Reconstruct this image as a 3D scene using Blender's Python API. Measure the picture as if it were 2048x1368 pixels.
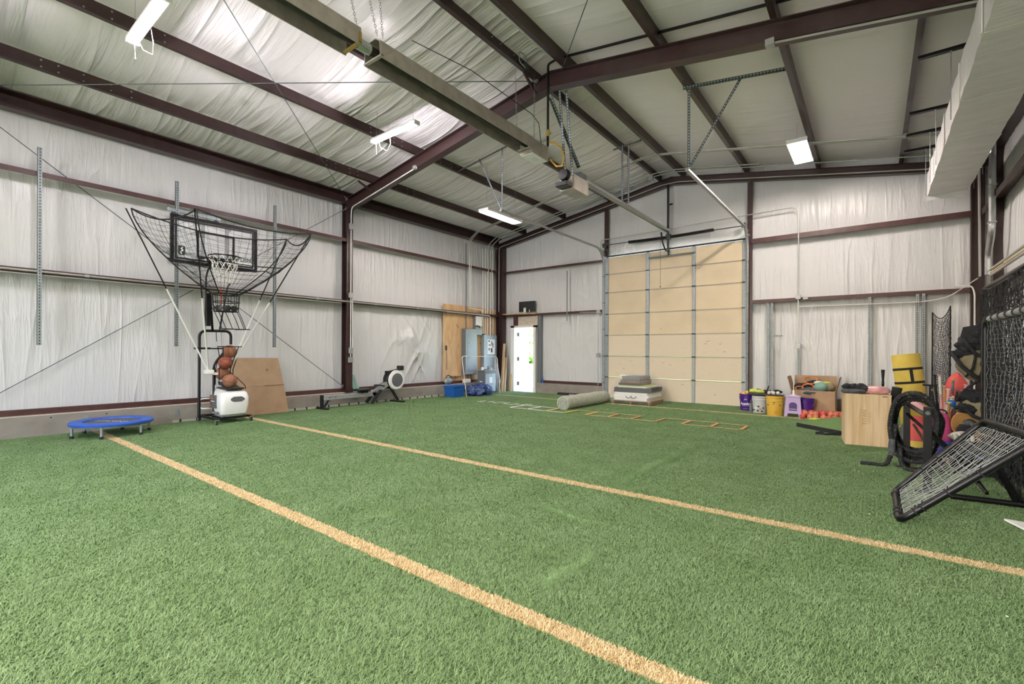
import bpy, math, random
import numpy as np
from mathutils import Matrix, Vector, Euler

for _o in list(bpy.data.objects):
    bpy.data.objects.remove(_o, do_unlink=True)
SC = bpy.context.scene
COL = SC.collection
random.seed(7)
RNG = np.random.default_rng(7)

# ------------------------------------------------------------------ camera
cam_d = bpy.data.cameras.new('camera')
cam = bpy.data.objects.new('camera', cam_d)
COL.objects.link(cam)
cam_d.sensor_fit = 'HORIZONTAL'
cam_d.sensor_width = 36.0
cam_d.lens = 937.0 / 2048.0 * 36.0
cam_d.shift_y = 18.5 / 2048.0
cam_d.clip_start = 0.05
cam_d.clip_end = 300
cam.matrix_world = (Matrix.Translation((0, 0, 1.3)) @ Matrix.Rotation(math.radians(37.65), 4, 'Z')
                    @ Matrix.Rotation(math.radians(90), 4, 'X') @ Matrix.Rotation(math.radians(0.25), 4, 'Z'))
SC.camera = cam

# ------------------------------------------------------------------ sky, exposure
SC.view_settings.view_transform = 'Standard'
SC.view_settings.look = 'None'
SC.view_settings.gamma = 1.0
SC.view_settings.exposure = 0.12
SC.view_settings.use_curve_mapping = False
LAMP = 1.75            # one factor on every lamp of the hall
world = bpy.data.worlds.new('world')
SC.world = world
world.use_nodes = True
_wn = world.node_tree
_bg = _wn.nodes['Background']
_sky = _wn.nodes.new('ShaderNodeTexSky')
_sky.sky_type = 'NISHITA'
_sky.sun_elevation = math.radians(48)
_sky.sun_rotation = math.radians(200)
_sky.sun_disc = False
_sky.dust_density = 4.0
_wn.links.new(_sky.outputs[0], _bg.inputs[0])
_bg.inputs[1].default_value = 3.4
SC.cycles.use_denoising = True
SC.cycles.use_adaptive_sampling = True
SC.cycles.adaptive_threshold = 0.05
SC.cycles.adaptive_min_samples = 16
SC.cycles.max_bounces = 7
SC.cycles.diffuse_bounces = 4
SC.cycles.glossy_bounces = 3
SC.cycles.transparent_max_bounces = 16
SC.cycles.sample_clamp_indirect = 6.0


# added bay opening behind the camera brings in fill daylight: a portal guides sampling
_pl = bpy.data.lights.new('added_bay_portal', 'AREA')
_pl.shape = 'RECTANGLE'
_pl.size, _pl.size_y = 3.6, 3.96
_pl.cycles.is_portal = True
_po = bpy.data.objects.new('added_bay_portal', _pl)
_po.location = (-4.2, -6.0, 1.98)
_po.rotation_euler = (math.radians(90), 0, 0)
COL.objects.link(_po)


# ------------------------------------------------------------------ helpers
def lin(h):
    if isinstance(h, str):
        h = h.lstrip('#')
        c = [int(h[i:i + 2], 16) / 255 for i in (0, 2, 4)]
        return tuple((x / 12.92 if x <= 0.04045 else ((x + 0.055) / 1.055) ** 2.4) for x in c) + (1.0,)
    return tuple(h) + (1.0,)


MATS = {}


def pm(name, col, rough=0.5, metal=0.0, col2=None, vs=6.0, vst=(1, 1, 1), bump=0.0, bs=60.0, bst=(1, 1, 1),
       spec=0.5, alpha=1.0, trans=0.0, ramp=(0.35, 0.65), coat=0.0, dist=0.0, bdist=0.01):
    """a procedural principled material: noise between two colours, noise bump"""
    m = bpy.data.materials.new(name)
    m.use_nodes = True
    nt = m.node_tree
    b = nt.nodes['Principled BSDF']
    b.inputs['Base Color'].default_value = lin(col)
    b.inputs['Roughness'].default_value = rough
    b.inputs['Metallic'].default_value = metal
    b.inputs['Specular IOR Level'].default_value = spec
    b.inputs['Alpha'].default_value = alpha
    b.inputs['Transmission Weight'].default_value = trans
    b.inputs['Coat Weight'].default_value = coat
    tc = nt.nodes.new('ShaderNodeTexCoord')

    def mapped(st):
        mp = nt.nodes.new('ShaderNodeMapping')
        mp.inputs['Scale'].default_value = st
        nt.links.new(tc.outputs['Object'], mp.inputs['Vector'])
        return mp
    if col2:
        mp = mapped(vst)
        n = nt.nodes.new('ShaderNodeTexNoise')
        n.inputs['Scale'].default_value = vs
        n.inputs['Detail'].default_value = 5
        n.inputs['Distortion'].default_value = dist
        nt.links.new(mp.outputs[0], n.inputs['Vector'])
        r = nt.nodes.new('ShaderNodeValToRGB')
        r.color_ramp.elements[0].position = ramp[0]
        r.color_ramp.elements[1].position = ramp[1]
        r.color_ramp.elements[0].color = lin(col)
        r.color_ramp.elements[1].color = lin(col2)
        nt.links.new(n.outputs['Fac'], r.inputs['Fac'])
        nt.links.new(r.outputs['Color'], b.inputs['Base Color'])
    if bump:
        mp = mapped(bst)
        n = nt.nodes.new('ShaderNodeTexNoise')
        n.inputs['Scale'].default_value = bs
        n.inputs['Detail'].default_value = 4
        nt.links.new(mp.outputs[0], n.inputs['Vector'])
        bp = nt.nodes.new('ShaderNodeBump')
        bp.inputs['Strength'].default_value = bump
        bp.inputs['Distance'].default_value = bdist
        nt.links.new(n.outputs['Fac'], bp.inputs['Height'])
        nt.links.new(bp.outputs['Normal'], b.inputs['Normal'])
    MATS[name] = m
    return m


def em(name, col, strength):
    m = bpy.data.materials.new(name)
    m.use_nodes = True
    b = m.node_tree.nodes['Principled BSDF']
    b.inputs['Base Color'].default_value = lin(col)
    b.inputs['Emission Color'].default_value = lin(col)
    b.inputs['Emission Strength'].default_value = strength
    MATS[name] = m
    return m


class MB:
    """collects shapes into one mesh"""

    def __init__(s):
        s.v, s.f = [], []

    def add(s, vs, fs, M=None):
        o = len(s.v)
        if M is not None:
            vs = [M @ Vector(p) for p in vs]
        s.v += [tuple(p) for p in vs]
        s.f += [tuple(i + o for i in f) for f in fs]
        return s

    def box(s, x0, x1, y0, y1, z0, z1, M=None):
        x0, x1 = min(x0, x1), max(x0, x1)
        y0, y1 = min(y0, y1), max(y0, y1)
        z0, z1 = min(z0, z1), max(z0, z1)
        vs = [(x, y, z) for z in (z0, z1) for y in (y0, y1) for x in (x0, x1)]
        return s.add(vs, [(0, 2, 3, 1), (4, 5, 7, 6), (0, 1, 5, 4), (2, 6, 7, 3), (0, 4, 6, 2), (1, 3, 7, 5)], M)

    def cbox(s, x0, x1, y0, y1, z0, z1, c=0.01, M=None):
        """box with chamfered vertical and horizontal edges (a stack of three inset rings)"""
        def ring(x0, x1, y0, y1, z, c):
            return [(x0 + c, y0, z), (x1 - c, y0, z), (x1, y0 + c, z), (x1, y1 - c, z), (x1 - c, y1, z), (x0 + c, y1, z), (x0, y1 - c, z), (x0, y0 + c, z)]
        vs = ring(x0 + c, x1 - c, y0 + c, y1 - c, z0, c) + ring(x0, x1, y0, y1, z0 + c, c) + ring(x0, x1, y0, y1, z1 - c, c) + ring(x0 + c, x1 - c, y0 + c, y1 - c, z1, c)
        fs = [tuple(range(7, -1, -1)), tuple(range(24, 32))]
        for k in range(3):
            for i in range(8):
                j = (i + 1) % 8
                fs.append((k * 8 + i, k * 8 + j, k * 8 + 8 + j, k * 8 + 8 + i))
        return s.add(vs, fs, M)

    def tube(s, pts, r, n=8, closed=False, caps=True, squash=None):
        P = [Vector(p) for p in pts]
        m = len(P)
        R = r if isinstance(r, (list, tuple)) else [r] * m
        vs, fs = [], []
        up = None
        for i in range(m):
            if closed:
                t = P[(i + 1) % m] - P[i - 1]
            else:
                t = P[min(i + 1, m - 1)] - P[max(i - 1, 0)]
            if t.length < 1e-9:
                t = Vector((0, 0, 1))
            t.normalize()
            if up is None:
                up = Vector((0, 0, 1)) if abs(t.z) < 0.9 else Vector((1, 0, 0))
            a = up - t * up.dot(t)
            if a.length < 1e-6:
                a = Vector((1, 0, 0)) - t * t.x
            a.normalize()
            up = a
            b = t.cross(a)
            for k in range(n):
                w = 2 * math.pi * k / n + math.pi / n
                vs.append(P[i] + (a * math.cos(w) + b * math.sin(w)) * R[i])
        for i in range(m if closed else m - 1):
            i2 = (i + 1) % m
            for k in range(n):
                k2 = (k + 1) % n
                fs.append((i * n + k, i * n + k2, i2 * n + k2, i2 * n + k))
        if caps and not closed:
            fs.append(tuple(range(n - 1, -1, -1)))
            fs.append(tuple((m - 1) * n + k for k in range(n)))
        return s.add(vs, fs)

    def lathe(s, prof, n=24, M=None, c=(0, 0, 0), cap=True):
        vs, fs = [], []
        for (r, z) in prof:
            for k in range(n):
                w = 2 * math.pi * k / n
                vs.append((c[0] + r * math.cos(w), c[1] + r * math.sin(w), c[2] + z))
        m = len(prof)
        for i in range(m - 1):
            for k in range(n):
                k2 = (k + 1) % n
                fs.append((i * n + k, i * n + k2, (i + 1) * n + k2, (i + 1) * n + k))
        if cap:
            fs.append(tuple(range(n - 1, -1, -1)))
            fs.append(tuple((m - 1) * n + k for k in range(n)))
        return s.add(vs, fs, M)

    def ball(s, c, r, nu=20, nv=12, sc=(1, 1, 1), lump=0.0, seed=0, M=None):
        rg = random.Random(seed)
        ph = [rg.uniform(0, 6.28) for _ in range(6)]
        vs, fs = [], []
        for i in range(nv + 1):
            th = math.pi * i / nv
            for k in range(nu):
                w = 2 * math.pi * k / nu
                d = (math.sin(th) * math.cos(w), math.sin(th) * math.sin(w), math.cos(th))
                q = r * (1 + lump * (math.sin(3 * w + ph[0]) * math.sin(2 * th + ph[1]) + 0.6 * math.sin(5 * w + ph[2] + 3 * th) * math.sin(th) + 0.5 * math.sin(7 * th + ph[3] + 2 * w) * math.sin(th)))
                vs.append((c[0] + d[0] * q * sc[0], c[1] + d[1] * q * sc[1], c[2] + d[2] * q * sc[2]))
        for i in range(nv):
            for k in range(nu):
                k2 = (k + 1) % nu
                fs.append((i * nu + k, (i + 1) * nu + k, (i + 1) * nu + k2, i * nu + k2))
        return s.add(vs, fs, M)

    def prism(s, poly, a0, a1, axis='Y', M=None):
        """2-D outline swept along one axis; poly gives the other two coordinates in order"""
        n = len(poly)
        def pt(p, a):
            return {'X': (a, p[0], p[1]), 'Y': (p[0], a, p[1]), 'Z': (p[0], p[1], a)}[axis]
        vs = [pt(p, a0) for p in poly] + [pt(p, a1) for p in poly]
        fs = [tuple(range(n)), tuple(range(2 * n - 1, n - 1, -1))]
        for i in range(n):
            j = (i + 1) % n
            fs.append((i, i + n, j + n, j))
        return s.add(vs, fs, M)

    def slab(s, quad, t, M=None):
        """a quad (four points) thickened by vector t"""
        q = [Vector(p) for p in quad]
        t = Vector(t)
        vs = q + [p + t for p in q]
        return s.add(vs, [(3, 2, 1, 0), (4, 5, 6, 7), (0, 1, 5, 4), (1, 2, 6, 5), (2, 3, 7, 6), (3, 0, 4, 7)], M)

    def build(s, name, mat, parent=None, smooth=None, bevel=0.0, matrix=None):
        me = bpy.data.meshes.new(name)
        me.from_pydata(s.v, [], s.f)
        me.materials.append(MATS[mat] if isinstance(mat, str) else mat)
        if smooth:
            me.polygons.foreach_set('use_smooth', [True] * len(me.polygons))
            if smooth is not True:
                me.set_sharp_from_angle(angle=math.radians(smooth))
        me.update()
        o = bpy.data.objects.new(name, me)
        COL.objects.link(o)
        if parent:
            o.parent = parent
        if matrix is not None:
            o.matrix_basis = matrix
        if bevel:
            b = o.modifiers.new('bevel', 'BEVEL')
            b.width = bevel
            b.segments = 2
            b.limit_method = 'ANGLE'
        return o


def fixn(o):
    """make normals point out"""
    import bmesh
    bm = bmesh.new()
    bm.from_mesh(o.data)
    bmesh.ops.recalc_face_normals(bm, faces=bm.faces)
    bm.to_mesh(o.data)
    bm.free()
    return o


def thing(name, label, cat, loc=(0, 0, 0), rz=0.0, group=None):
    o = bpy.data.objects.new(name, None)
    o.empty_display_size = 0.1
    COL.objects.link(o)
    o.location = loc
    o.rotation_euler = (0, 0, rz)
    o['label'] = label
    o['category'] = cat
    if group:
        o['group'] = group
    return o


def tag(o, label, cat, group=None):
    o['label'] = label
    o['category'] = cat
    if group:
        o['group'] = group
    return o


def struct(o, label=None):
    o['kind'] = 'structure'
    if label:
        o['label'] = label
    return o


def dup(root, loc, rz=None, label=None):
    r = root.copy()
    COL.objects.link(r)
    r.location = loc
    if rz is not None:
        r.rotation_euler = (0, 0, rz)
    if label:
        r['label'] = label
    for ch in list(root.children):
        c = ch.copy()
        COL.objects.link(c)
        c.parent = r
        for g in ch.children:
            d = g.copy()
            COL.objects.link(d)
            d.parent = c
    return r


def arc(c, r, a0, a1, n, plane='XZ'):
    out = []
    for i in range(n + 1):
        a = a0 + (a1 - a0) * i / n
        u, v = r * math.cos(a), r * math.sin(a)
        out.append({'XZ': (c[0] + u, c[1], c[2] + v), 'YZ': (c[0], c[1] + u, c[2] + v), 'XY': (c[0] + u, c[1] + v, c[2])}[plane])
    return out


def fillet(pts, r, n=5):
    """round the corners of a polyline"""
    P = [Vector(p) for p in pts]
    out = [P[0]]
    for i in range(1, len(P) - 1):
        a, b, c = P[i - 1], P[i], P[i + 1]
        d1, d2 = (a - b), (c - b)
        k = min(r, d1.length * 0.45, d2.length * 0.45)
        p, q = b + d1.normalized() * k, b + d2.normalized() * k
        for j in range(n + 1):
            t = j / n
            out.append(p * (1 - t) ** 2 + b * 2 * t * (1 - t) + q * t * t)
    out.append(P[-1])
    return out


def loop_fillet(pts, r, n=5):
    P = [Vector(p) for p in pts]
    m = len(P)
    out = []
    for i in range(m):
        a, b, c = P[i - 1], P[i], P[(i + 1) % m]
        d1, d2 = (a - b), (c - b)
        k = min(r, d1.length * 0.45, d2.length * 0.45)
        p, q = b + d1.normalized() * k, b + d2.normalized() * k
        for j in range(n + 1):
            t = j / n
            out.append(p * (1 - t) ** 2 + b * 2 * t * (1 - t) + q * t * t)
    return out


def text_part(name, txt, size, mat, parent, M, bend_r=None, bold=0.0):
    """flat lettering as a thin mesh; x right, y up in M's frame; bend_r wraps it round a cylinder"""
    cu = bpy.data.curves.new('tmp_text', 'FONT')
    cu.body = txt
    cu.size = size
    cu.align_x = 'CENTER'
    cu.align_y = 'CENTER'
    cu.offset = bold
    ob = bpy.data.objects.new('tmp_text', cu)
    me = bpy.data.meshes.new_from_object(ob)
    bpy.data.objects.remove(ob)
    bpy.data.curves.remove(cu)
    me.name = name
    for v in me.vertices:
        x, y, z = v.co
        if bend_r:
            a = x / bend_r
            x, z = bend_r * math.sin(a), bend_r * math.cos(a) - bend_r
        v.co = M @ Vector((x, y, z))
    me.materials.clear()
    me.materials.append(MATS[mat])
    o = bpy.data.objects.new(name, me)
    COL.objects.link(o)
    o.parent = parent
    return o


def frame_M(o, xdir, ydir):
    x = Vector(xdir).normalized()
    y = Vector(ydir).normalized()
    z = x.cross(y)
    return Matrix(((x.x, y.x, z.x, o[0]), (x.y, y.y, z.y, o[1]), (x.z, y.z, z.z, o[2]), (0, 0, 0, 1)))


def vn(x, y, seed=0):
    """value noise on arrays"""
    xi, yi = np.floor(x).astype(np.int64), np.floor(y).astype(np.int64)
    fx, fy = x - xi, y - yi
    fx, fy = fx * fx * (3 - 2 * fx), fy * fy * (3 - 2 * fy)

    def h(a, b):
        n = (a * 374761393 + b * 668265263 + seed * 1442695041) & 0xFFFFFFFF
        n = ((n ^ (n >> 13)) * 1274126177) & 0xFFFFFFFF
        return ((n ^ (n >> 16)) & 0xFFFF) / 65535.0
    return (h(xi, yi) * (1 - fx) + h(xi + 1, yi) * fx) * (1 - fy) + (h(xi, yi + 1) * (1 - fx) + h(xi + 1, yi + 1) * fx) * fy


def ridge(x, y, seed, p=3):
    return (1 - np.abs(2 * vn(x, y, seed) - 1)) ** p


def grid_object(name, mat, us, vs, func, hole=None):
    """surface over parameters; func(U, V) -> X, Y, Z arrays; hole(u, v) drops faces"""
    U, V = np.meshgrid(us, vs, indexing='ij')
    X, Y, Z = func(U, V)
    nu, nv = len(us), len(vs)
    co = np.stack([X, Y, Z], -1).reshape(-1, 3)
    i = np.arange(nu - 1)[:, None] * nv + np.arange(nv - 1)[None, :]
    F = np.stack([i, i + nv, i + nv + 1, i + 1], -1).reshape(-1, 4)
    if hole is not None:
        uc = (U[:-1, :-1] + U[1:, 1:]).reshape(-1) / 2
        vc = (V[:-1, :-1] + V[1:, 1:]).reshape(-1) / 2
        F = F[~hole(uc, vc)]
    me = bpy.data.meshes.new(name)
    me.vertices.add(len(co))
    me.vertices.foreach_set('co', co.ravel())
    me.loops.add(F.size)
    me.loops.foreach_set('vertex_index', F.ravel())
    me.polygons.add(len(F))
    me.polygons.foreach_set('loop_start', np.arange(0, F.size, 4))
    me.polygons.foreach_set('loop_total', np.full(len(F), 4))
    me.polygons.foreach_set('use_smooth', np.ones(len(F), bool))
    me.materials.append(MATS[mat])
    me.update(calc_edges=True)
    me.validate()
    o = bpy.data.objects.new(name, me)
    COL.objects.link(o)
    return o

# ------------------------------------------------------------------ materials
pm('steel_brown', '#3d2a29', 0.36, col2='#352423', vs=9, bump=0.05, bs=80)
pm('steel_brown_girt', '#4f322f', 0.42, col2='#432a28', vs=9)
pm('concrete', '#837d76', 0.85, col2='#9a9389', vs=3.5, vst=(1, 1, 1.6), bump=0.25, bs=35, ramp=(0.3, 0.75))
pm('concrete_light', '#cfc6b6', 0.85, col2='#bdb3a4', vs=12)
pm('galv', '#8c9598', 0.5, 0.45, col2='#9ea6a9', vs=25)
pm('galv_dark', '#4c5659', 0.42, 0.6, col2='#5c686b', vs=30)
pm('conduit', '#b9bbb6', 0.38, 0.55)
pm('alu', '#aeb0b1', 0.45, 0.5, col2='#9d9fa1', vs=20)
pm('black_metal', '#121316', 0.38, 0.3)
pm('black_plastic', '#17181a', 0.45)
pm('black_rubber', '#1c1d1f', 0.75, col2='#26272a', vs=40)
pm('black_fabric', '#1b1c20', 0.85, col2='#26272d', vs=30, bump=0.3, bs=90)
pm('grey_fabric', '#55585c', 0.85, col2='#44474b', vs=20)
pm('net_cord', '#15161a', 0.7)
pm('white_cord', '#e6e4df', 0.7)
pm('grey_cord', '#b9bcbd', 0.6)
pm('white_plastic', '#eeeeec', 0.32, col2='#e6e6e3', vs=5)
pm('white_paint', '#f1f1ee', 0.4)
pm('grey_plastic', '#5a5d60', 0.45)
pm('door_beige', '#d9c9ab', 0.6, col2='#cfbfa2', vs=2.2, bump=0.06, bs=30, ramp=(0.3, 0.7))
pm('door_rail', '#a59d8e', 0.5, 0.2)
pm('door_beige_low', '#d8cbb4', 0.62, col2='#bfae93', vs=7, vst=(1, 1, 2.4), bump=0.08, bs=30, ramp=(0.62, 0.78))
pm('cardboard', '#b1967a', 0.85, col2='#a88c70', vs=5, bump=0.05, bs=120)
pm('plywood', '#dcbb92', 0.7, col2='#c9a274', vs=3, vst=(1, 2.2, 0.5), dist=1.2, bump=0.05, bs=40)
pm('plywood_pale', '#d9c3a0', 0.65, col2='#c2a377', vs=3.2, vst=(5.5, 1.2, 0.35), dist=0.8, ramp=(0.38, 0.72), bump=0.04, bs=60)
pm('burnt', '#bb9c6f', 0.8)
pm('wood_pale', '#cfb892', 0.7, col2='#b99c73', vs=6, vst=(1, 1, 0.2))
pm('wood_brown', '#8a6a49', 0.75, col2='#6e5238', vs=8)
pm('box_grey', '#98a5ad', 0.42, 0.2, col2='#8f9ca4', vs=4)
pm('box_grey_dark', '#6a7176', 0.5)
pm('blue_plastic', '#1d5fb0', 0.4)
pm('blue_pad', '#2f5fc0', 0.5, col2='#2853ad', vs=8)
pm('mat_grey', '#5b5d60', 0.8, col2='#50525a', vs=30)
pm('tarp_blue', '#22366a', 0.3, col2='#5a74ac', vs=11, bump=1.0, bs=16, ramp=(.45,.7), bdist=.03)
pm('purple', '#4b1f86', 0.4)
pm('purple_dark', '#3b1a6e', 0.45)
pm('lilac', '#bfa8d8', 0.45)
pm('yellow_plastic', '#e2b84c', 0.45, col2='#d8ac44', vs=4)
pm('bucket_grey', '#c6c9cb', 0.45)
pm('mat_yellow', '#d9c05a', 0.75, col2='#d0b64e', vs=6, bump=0.05, bs=60)
pm('basketball', '#9c6a50', 0.7, col2='#8d5c43', vs=8, bump=0.15, bs=160)
pm('basketball_deep', '#93503a', 0.55, col2='#84442e', vs=8, bump=0.15, bs=160)
pm('seam_dark', '#2a1c17', 0.7)
pm('teal', '#7fa698', 0.5)
pm('orange', '#d9793f', 0.6)
pm('orange_net', '#d98f6c', 0.75, col2='#cf7a5c', vs=5)
pm('red', '#b92f33', 0.5)
pm('coral', '#d65a55', 0.7, col2='#c84a4c', vs=4)
pm('pink', '#d59aa0', 0.6, col2='#e0b3b4', vs=8)
pm('hot_pink', '#c9487f', 0.6, col2='#b03f8c', vs=3)
pm('violet_blue', '#5a4fb0', 0.6)
pm('tan', '#c99a5c', 0.55, col2='#bd8c4e', vs=6)
pm('khaki', '#8e8568', 0.75, col2='#7a7258', vs=8, bump=0.2, bs=30)
pm('lime', '#c2cf5a', 0.6)
pm('white_ball', '#e4e1d8', 0.6, col2='#d4d0c4', vs=12)
pm('ball_yellow', '#d9a95e', 0.7, col2='#e2b873', vs=8)
pm('carpet_back', '#b9bcae', 0.95, col2='#a6aa9b', vs=14, bump=0.4, bs=90)
pm('carpet_dark', '#7d8574', 0.95, col2='#6d7565', vs=20, bump=0.3, bs=90)
pm('rope_black', '#1a1c1d', 0.75, col2='#2b2e30', vs=40)
pm('rope_fleck', '#b7a64e', 0.8)
pm('brass', '#b39a55', 0.45, 0.5)
pm('gas_hose', '#cfa544', 0.5)
pm('heater_tan', '#b3ada3', 0.42, 0.4, col2='#a19b91', vs=8)
pm('heater_tube', '#2f2e2b', 0.5, 0.4, col2='#3d3b37', vs=6)
pm('duct_wrap', '#f3f1f3', 0.3, 0.0, col2='#e9e7e9', vs=3, vst=(1, 3, 1), bump=0.35, bs=10, bst=(0.4, 2.5, 1), bdist=0.02)
pm('paper', '#ececea', 0.7)
pm('ink', '#33383a', 0.7)
pm('tv_dark', '#1d2527', 0.35, col2='#141a1c', vs=2)
pm('chrome', '#d5d8da', 0.2, 0.9)
pm('backboard', '#d9dde0', 0.08, alpha=0.30, spec=0.5)
pm('shrink_wrap', '#eceff0', 0.12, alpha=0.13, spec=0.6, bump=0.5, bs=14)
pm('pink_bag', '#dcb0ad', 0.3, col2='#c98e8c', vs=9, bump=0.5, bs=25)
pm('grass_out', '#7c9350', 0.9, col2='#93a464', vs=3)
pm('gravel', '#b3a392', 0.95, col2='#a08f7c', vs=20)
pm('leaf', '#4f7a36', 0.6, col2='#3d642a', vs=2)
pm('bark', '#5b4a3a', 0.9)
em('lamp_tube', '#fff6fb', 190.0 * LAMP)
em('lamp_tube_warm', '#fff0e6', 110.0 * LAMP)


def liner_mat(name, col, col2, st, rough, k1, k2):
    """vinyl sheet: drawn folds run one way, strongest in patches"""
    m = bpy.data.materials.new(name)
    m.use_nodes = True
    nt = m.node_tree
    L = nt.links.new
    b = nt.nodes['Principled BSDF']
    b.inputs['Roughness'].default_value = rough
    tc = nt.nodes.new('ShaderNodeTexCoord')

    def noise(sc, scale, det, dis=0.0):
        mp = nt.nodes.new('ShaderNodeMapping')
        mp.inputs['Scale'].default_value = sc
        L(tc.outputs['Object'], mp.inputs['Vector'])
        n = nt.nodes.new('ShaderNodeTexNoise')
        n.inputs['Scale'].default_value = scale
        n.inputs['Detail'].default_value = det
        n.inputs['Distortion'].default_value = dis
        L(mp.outputs[0], n.inputs['Vector'])
        return n.outputs['Fac']

    def math_(op, a, b_=None, c=None):
        n = nt.nodes.new('ShaderNodeMath')
        n.operation = op
        for i, v in enumerate((a, b_, c)):
            if v is None:
                continue
            if isinstance(v, (int, float)):
                n.inputs[i].default_value = v
            else:
                L(v, n.inputs[i])
        return n.outputs[0]

    def ridged(f, p):
        return math_('POWER', math_('SUBTRACT', 1.0, math_('ABSOLUTE', math_('MULTIPLY_ADD', f, 2.0, -1.0))), p)
    big = ridged(noise(st, 1.6, 1, .22), 7.0)
    fine = ridged(noise(tuple(v * 2.2 for v in st), 3.1, 2, .2), 4.0)
    mask = math_('POWER', noise((1, 1, 1), .9, 2), 2.0)
    h = math_('ADD', math_('MULTIPLY', math_('MULTIPLY', big, mask), 4.0 * k1), math_('MULTIPLY', math_('MULTIPLY', fine, math_('ADD', mask, .08)), 2.2 * k2))
    bp = nt.nodes.new('ShaderNodeBump')
    bp.inputs['Strength'].default_value = 1.0
    bp.inputs['Distance'].default_value = 0.03
    L(h, bp.inputs['Height'])
    L(bp.outputs['Normal'], b.inputs['Normal'])
    r = nt.nodes.new('ShaderNodeValToRGB')
    r.color_ramp.elements[0].color = lin(col)
    r.color_ramp.elements[1].color = lin(col2)
    L(noise((1, 1, 1), 1.2, 4), r.inputs['Fac'])
    L(r.outputs[0], b.inputs['Base Color'])
    MATS[name] = m


liner_mat('liner', '#d8d9da', '#d0d1d2', (2.4, 2.4, 0.22), .30, .30, .16)
liner_mat('liner_roof', '#f4eff3', '#eee9ed', (0.14, 2.0, 0.14), .28, .75, .22)

liner_mat('liner_roof_tight', '#f4eff3', '#eee9ed', (0.14, 1.4, 0.14), .34, .16, .05)

# turf: green pile with yellow lines let into it
LINES = ((1.862, 0.058), (4.03, 0.060), (10.74, 0.055))


def turf_material(name, greens, yellows, rough):
    m = bpy.data.materials.new(name)
    m.use_nodes = True
    nt = m.node_tree
    L = nt.links.new
    b = nt.nodes['Principled BSDF']
    b.inputs['Roughness'].default_value = rough
    b.inputs['Specular IOR Level'].default_value = 0.25
    g = nt.nodes.new('ShaderNodeNewGeometry')
    sep = nt.nodes.new('ShaderNodeSeparateXYZ')
    L(g.outputs['Position'], sep.inputs[0])
    # a frayed edge: the pile leans a little each way
    nz = nt.nodes.new('ShaderNodeTexNoise')
    nz.inputs['Scale'].default_value = 18
    L(g.outputs['Position'], nz.inputs['Vector'])
    off = nt.nodes.new('ShaderNodeMath')
    off.operation = 'MULTIPLY_ADD'
    off.inputs[1].default_value = 0.03
    off.inputs[2].default_value = -0.015
    L(nz.outputs['Fac'], off.inputs[0])
    yy = nt.nodes.new('ShaderNodeMath')
    L(sep.outputs['Y'], yy.inputs[0])
    L(off.outputs[0], yy.inputs[1])
    prev = None
    for c, w in LINES:
        k = nt.nodes.new('ShaderNodeMath')
        k.operation = 'COMPARE'
        L(yy.outputs[0], k.inputs[0])
        k.inputs[1].default_value = c
        k.inputs[2].default_value = w
        if prev is None:
            prev = k
        else:
            a = nt.nodes.new('ShaderNodeMath')
            a.operation = 'MAXIMUM'
            L(prev.outputs[0], a.inputs[0])
            L(k.outputs[0], a.inputs[1])
            prev = a

    def two(cols, scale, det):
        n = nt.nodes.new('ShaderNodeTexNoise')
        n.inputs['Scale'].default_value = scale
        n.inputs['Detail'].default_value = det
        L(g.outputs['Position'], n.inputs['Vector'])
        r = nt.nodes.new('ShaderNodeValToRGB')
        r.color_ramp.elements[0].position = 0.32
        r.color_ramp.elements[1].position = 0.68
        r.color_ramp.elements[0].color = lin(cols[0])
        r.color_ramp.elements[1].color = lin(cols[1])
        L(n.outputs['Fac'], r.inputs['Fac'])
        return r
    gr = two(greens, 2.3, 6)
    ye = two(yellows, 30, 3)
    mx = nt.nodes.new('ShaderNodeMix')
    mx.data_type = 'RGBA'
    L(prev.outputs[0], mx.inputs['Factor'])
    L(gr.outputs[0], mx.inputs[6])
    L(ye.outputs[0], mx.inputs[7])
    L(mx.outputs[2], b.inputs['Base Color'])
    MATS[name] = m


turf_material('turf_backing', ('#5b7048', '#647950'), ('#c9aa6c', '#bb9b5e'), 0.9)
turf_material('turf_pile', ('#7b9966', '#8aa676'), ('#ecd9b0', '#e1ca9c'), 0.6)

# ------------------------------------------------------------------ the hall
XL, XR, YB, YF = -10.075, 1.74, 12.26, -6.0      # liner planes
RX = -4.15                                       # ridge


def zr(x):
    """underside of the purlins"""
    d = np.minimum(x, 2 * RX - x)
    return 4.88 + (d + 9.83) / 6.0


fl = MB()
fl.box(-10.0, 1.72, YF, 12.25, -0.12, 0.0)
floor = struct(fl.build('floor', 'turf_backing'), 'green artificial turf floor with yellow lines')

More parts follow.
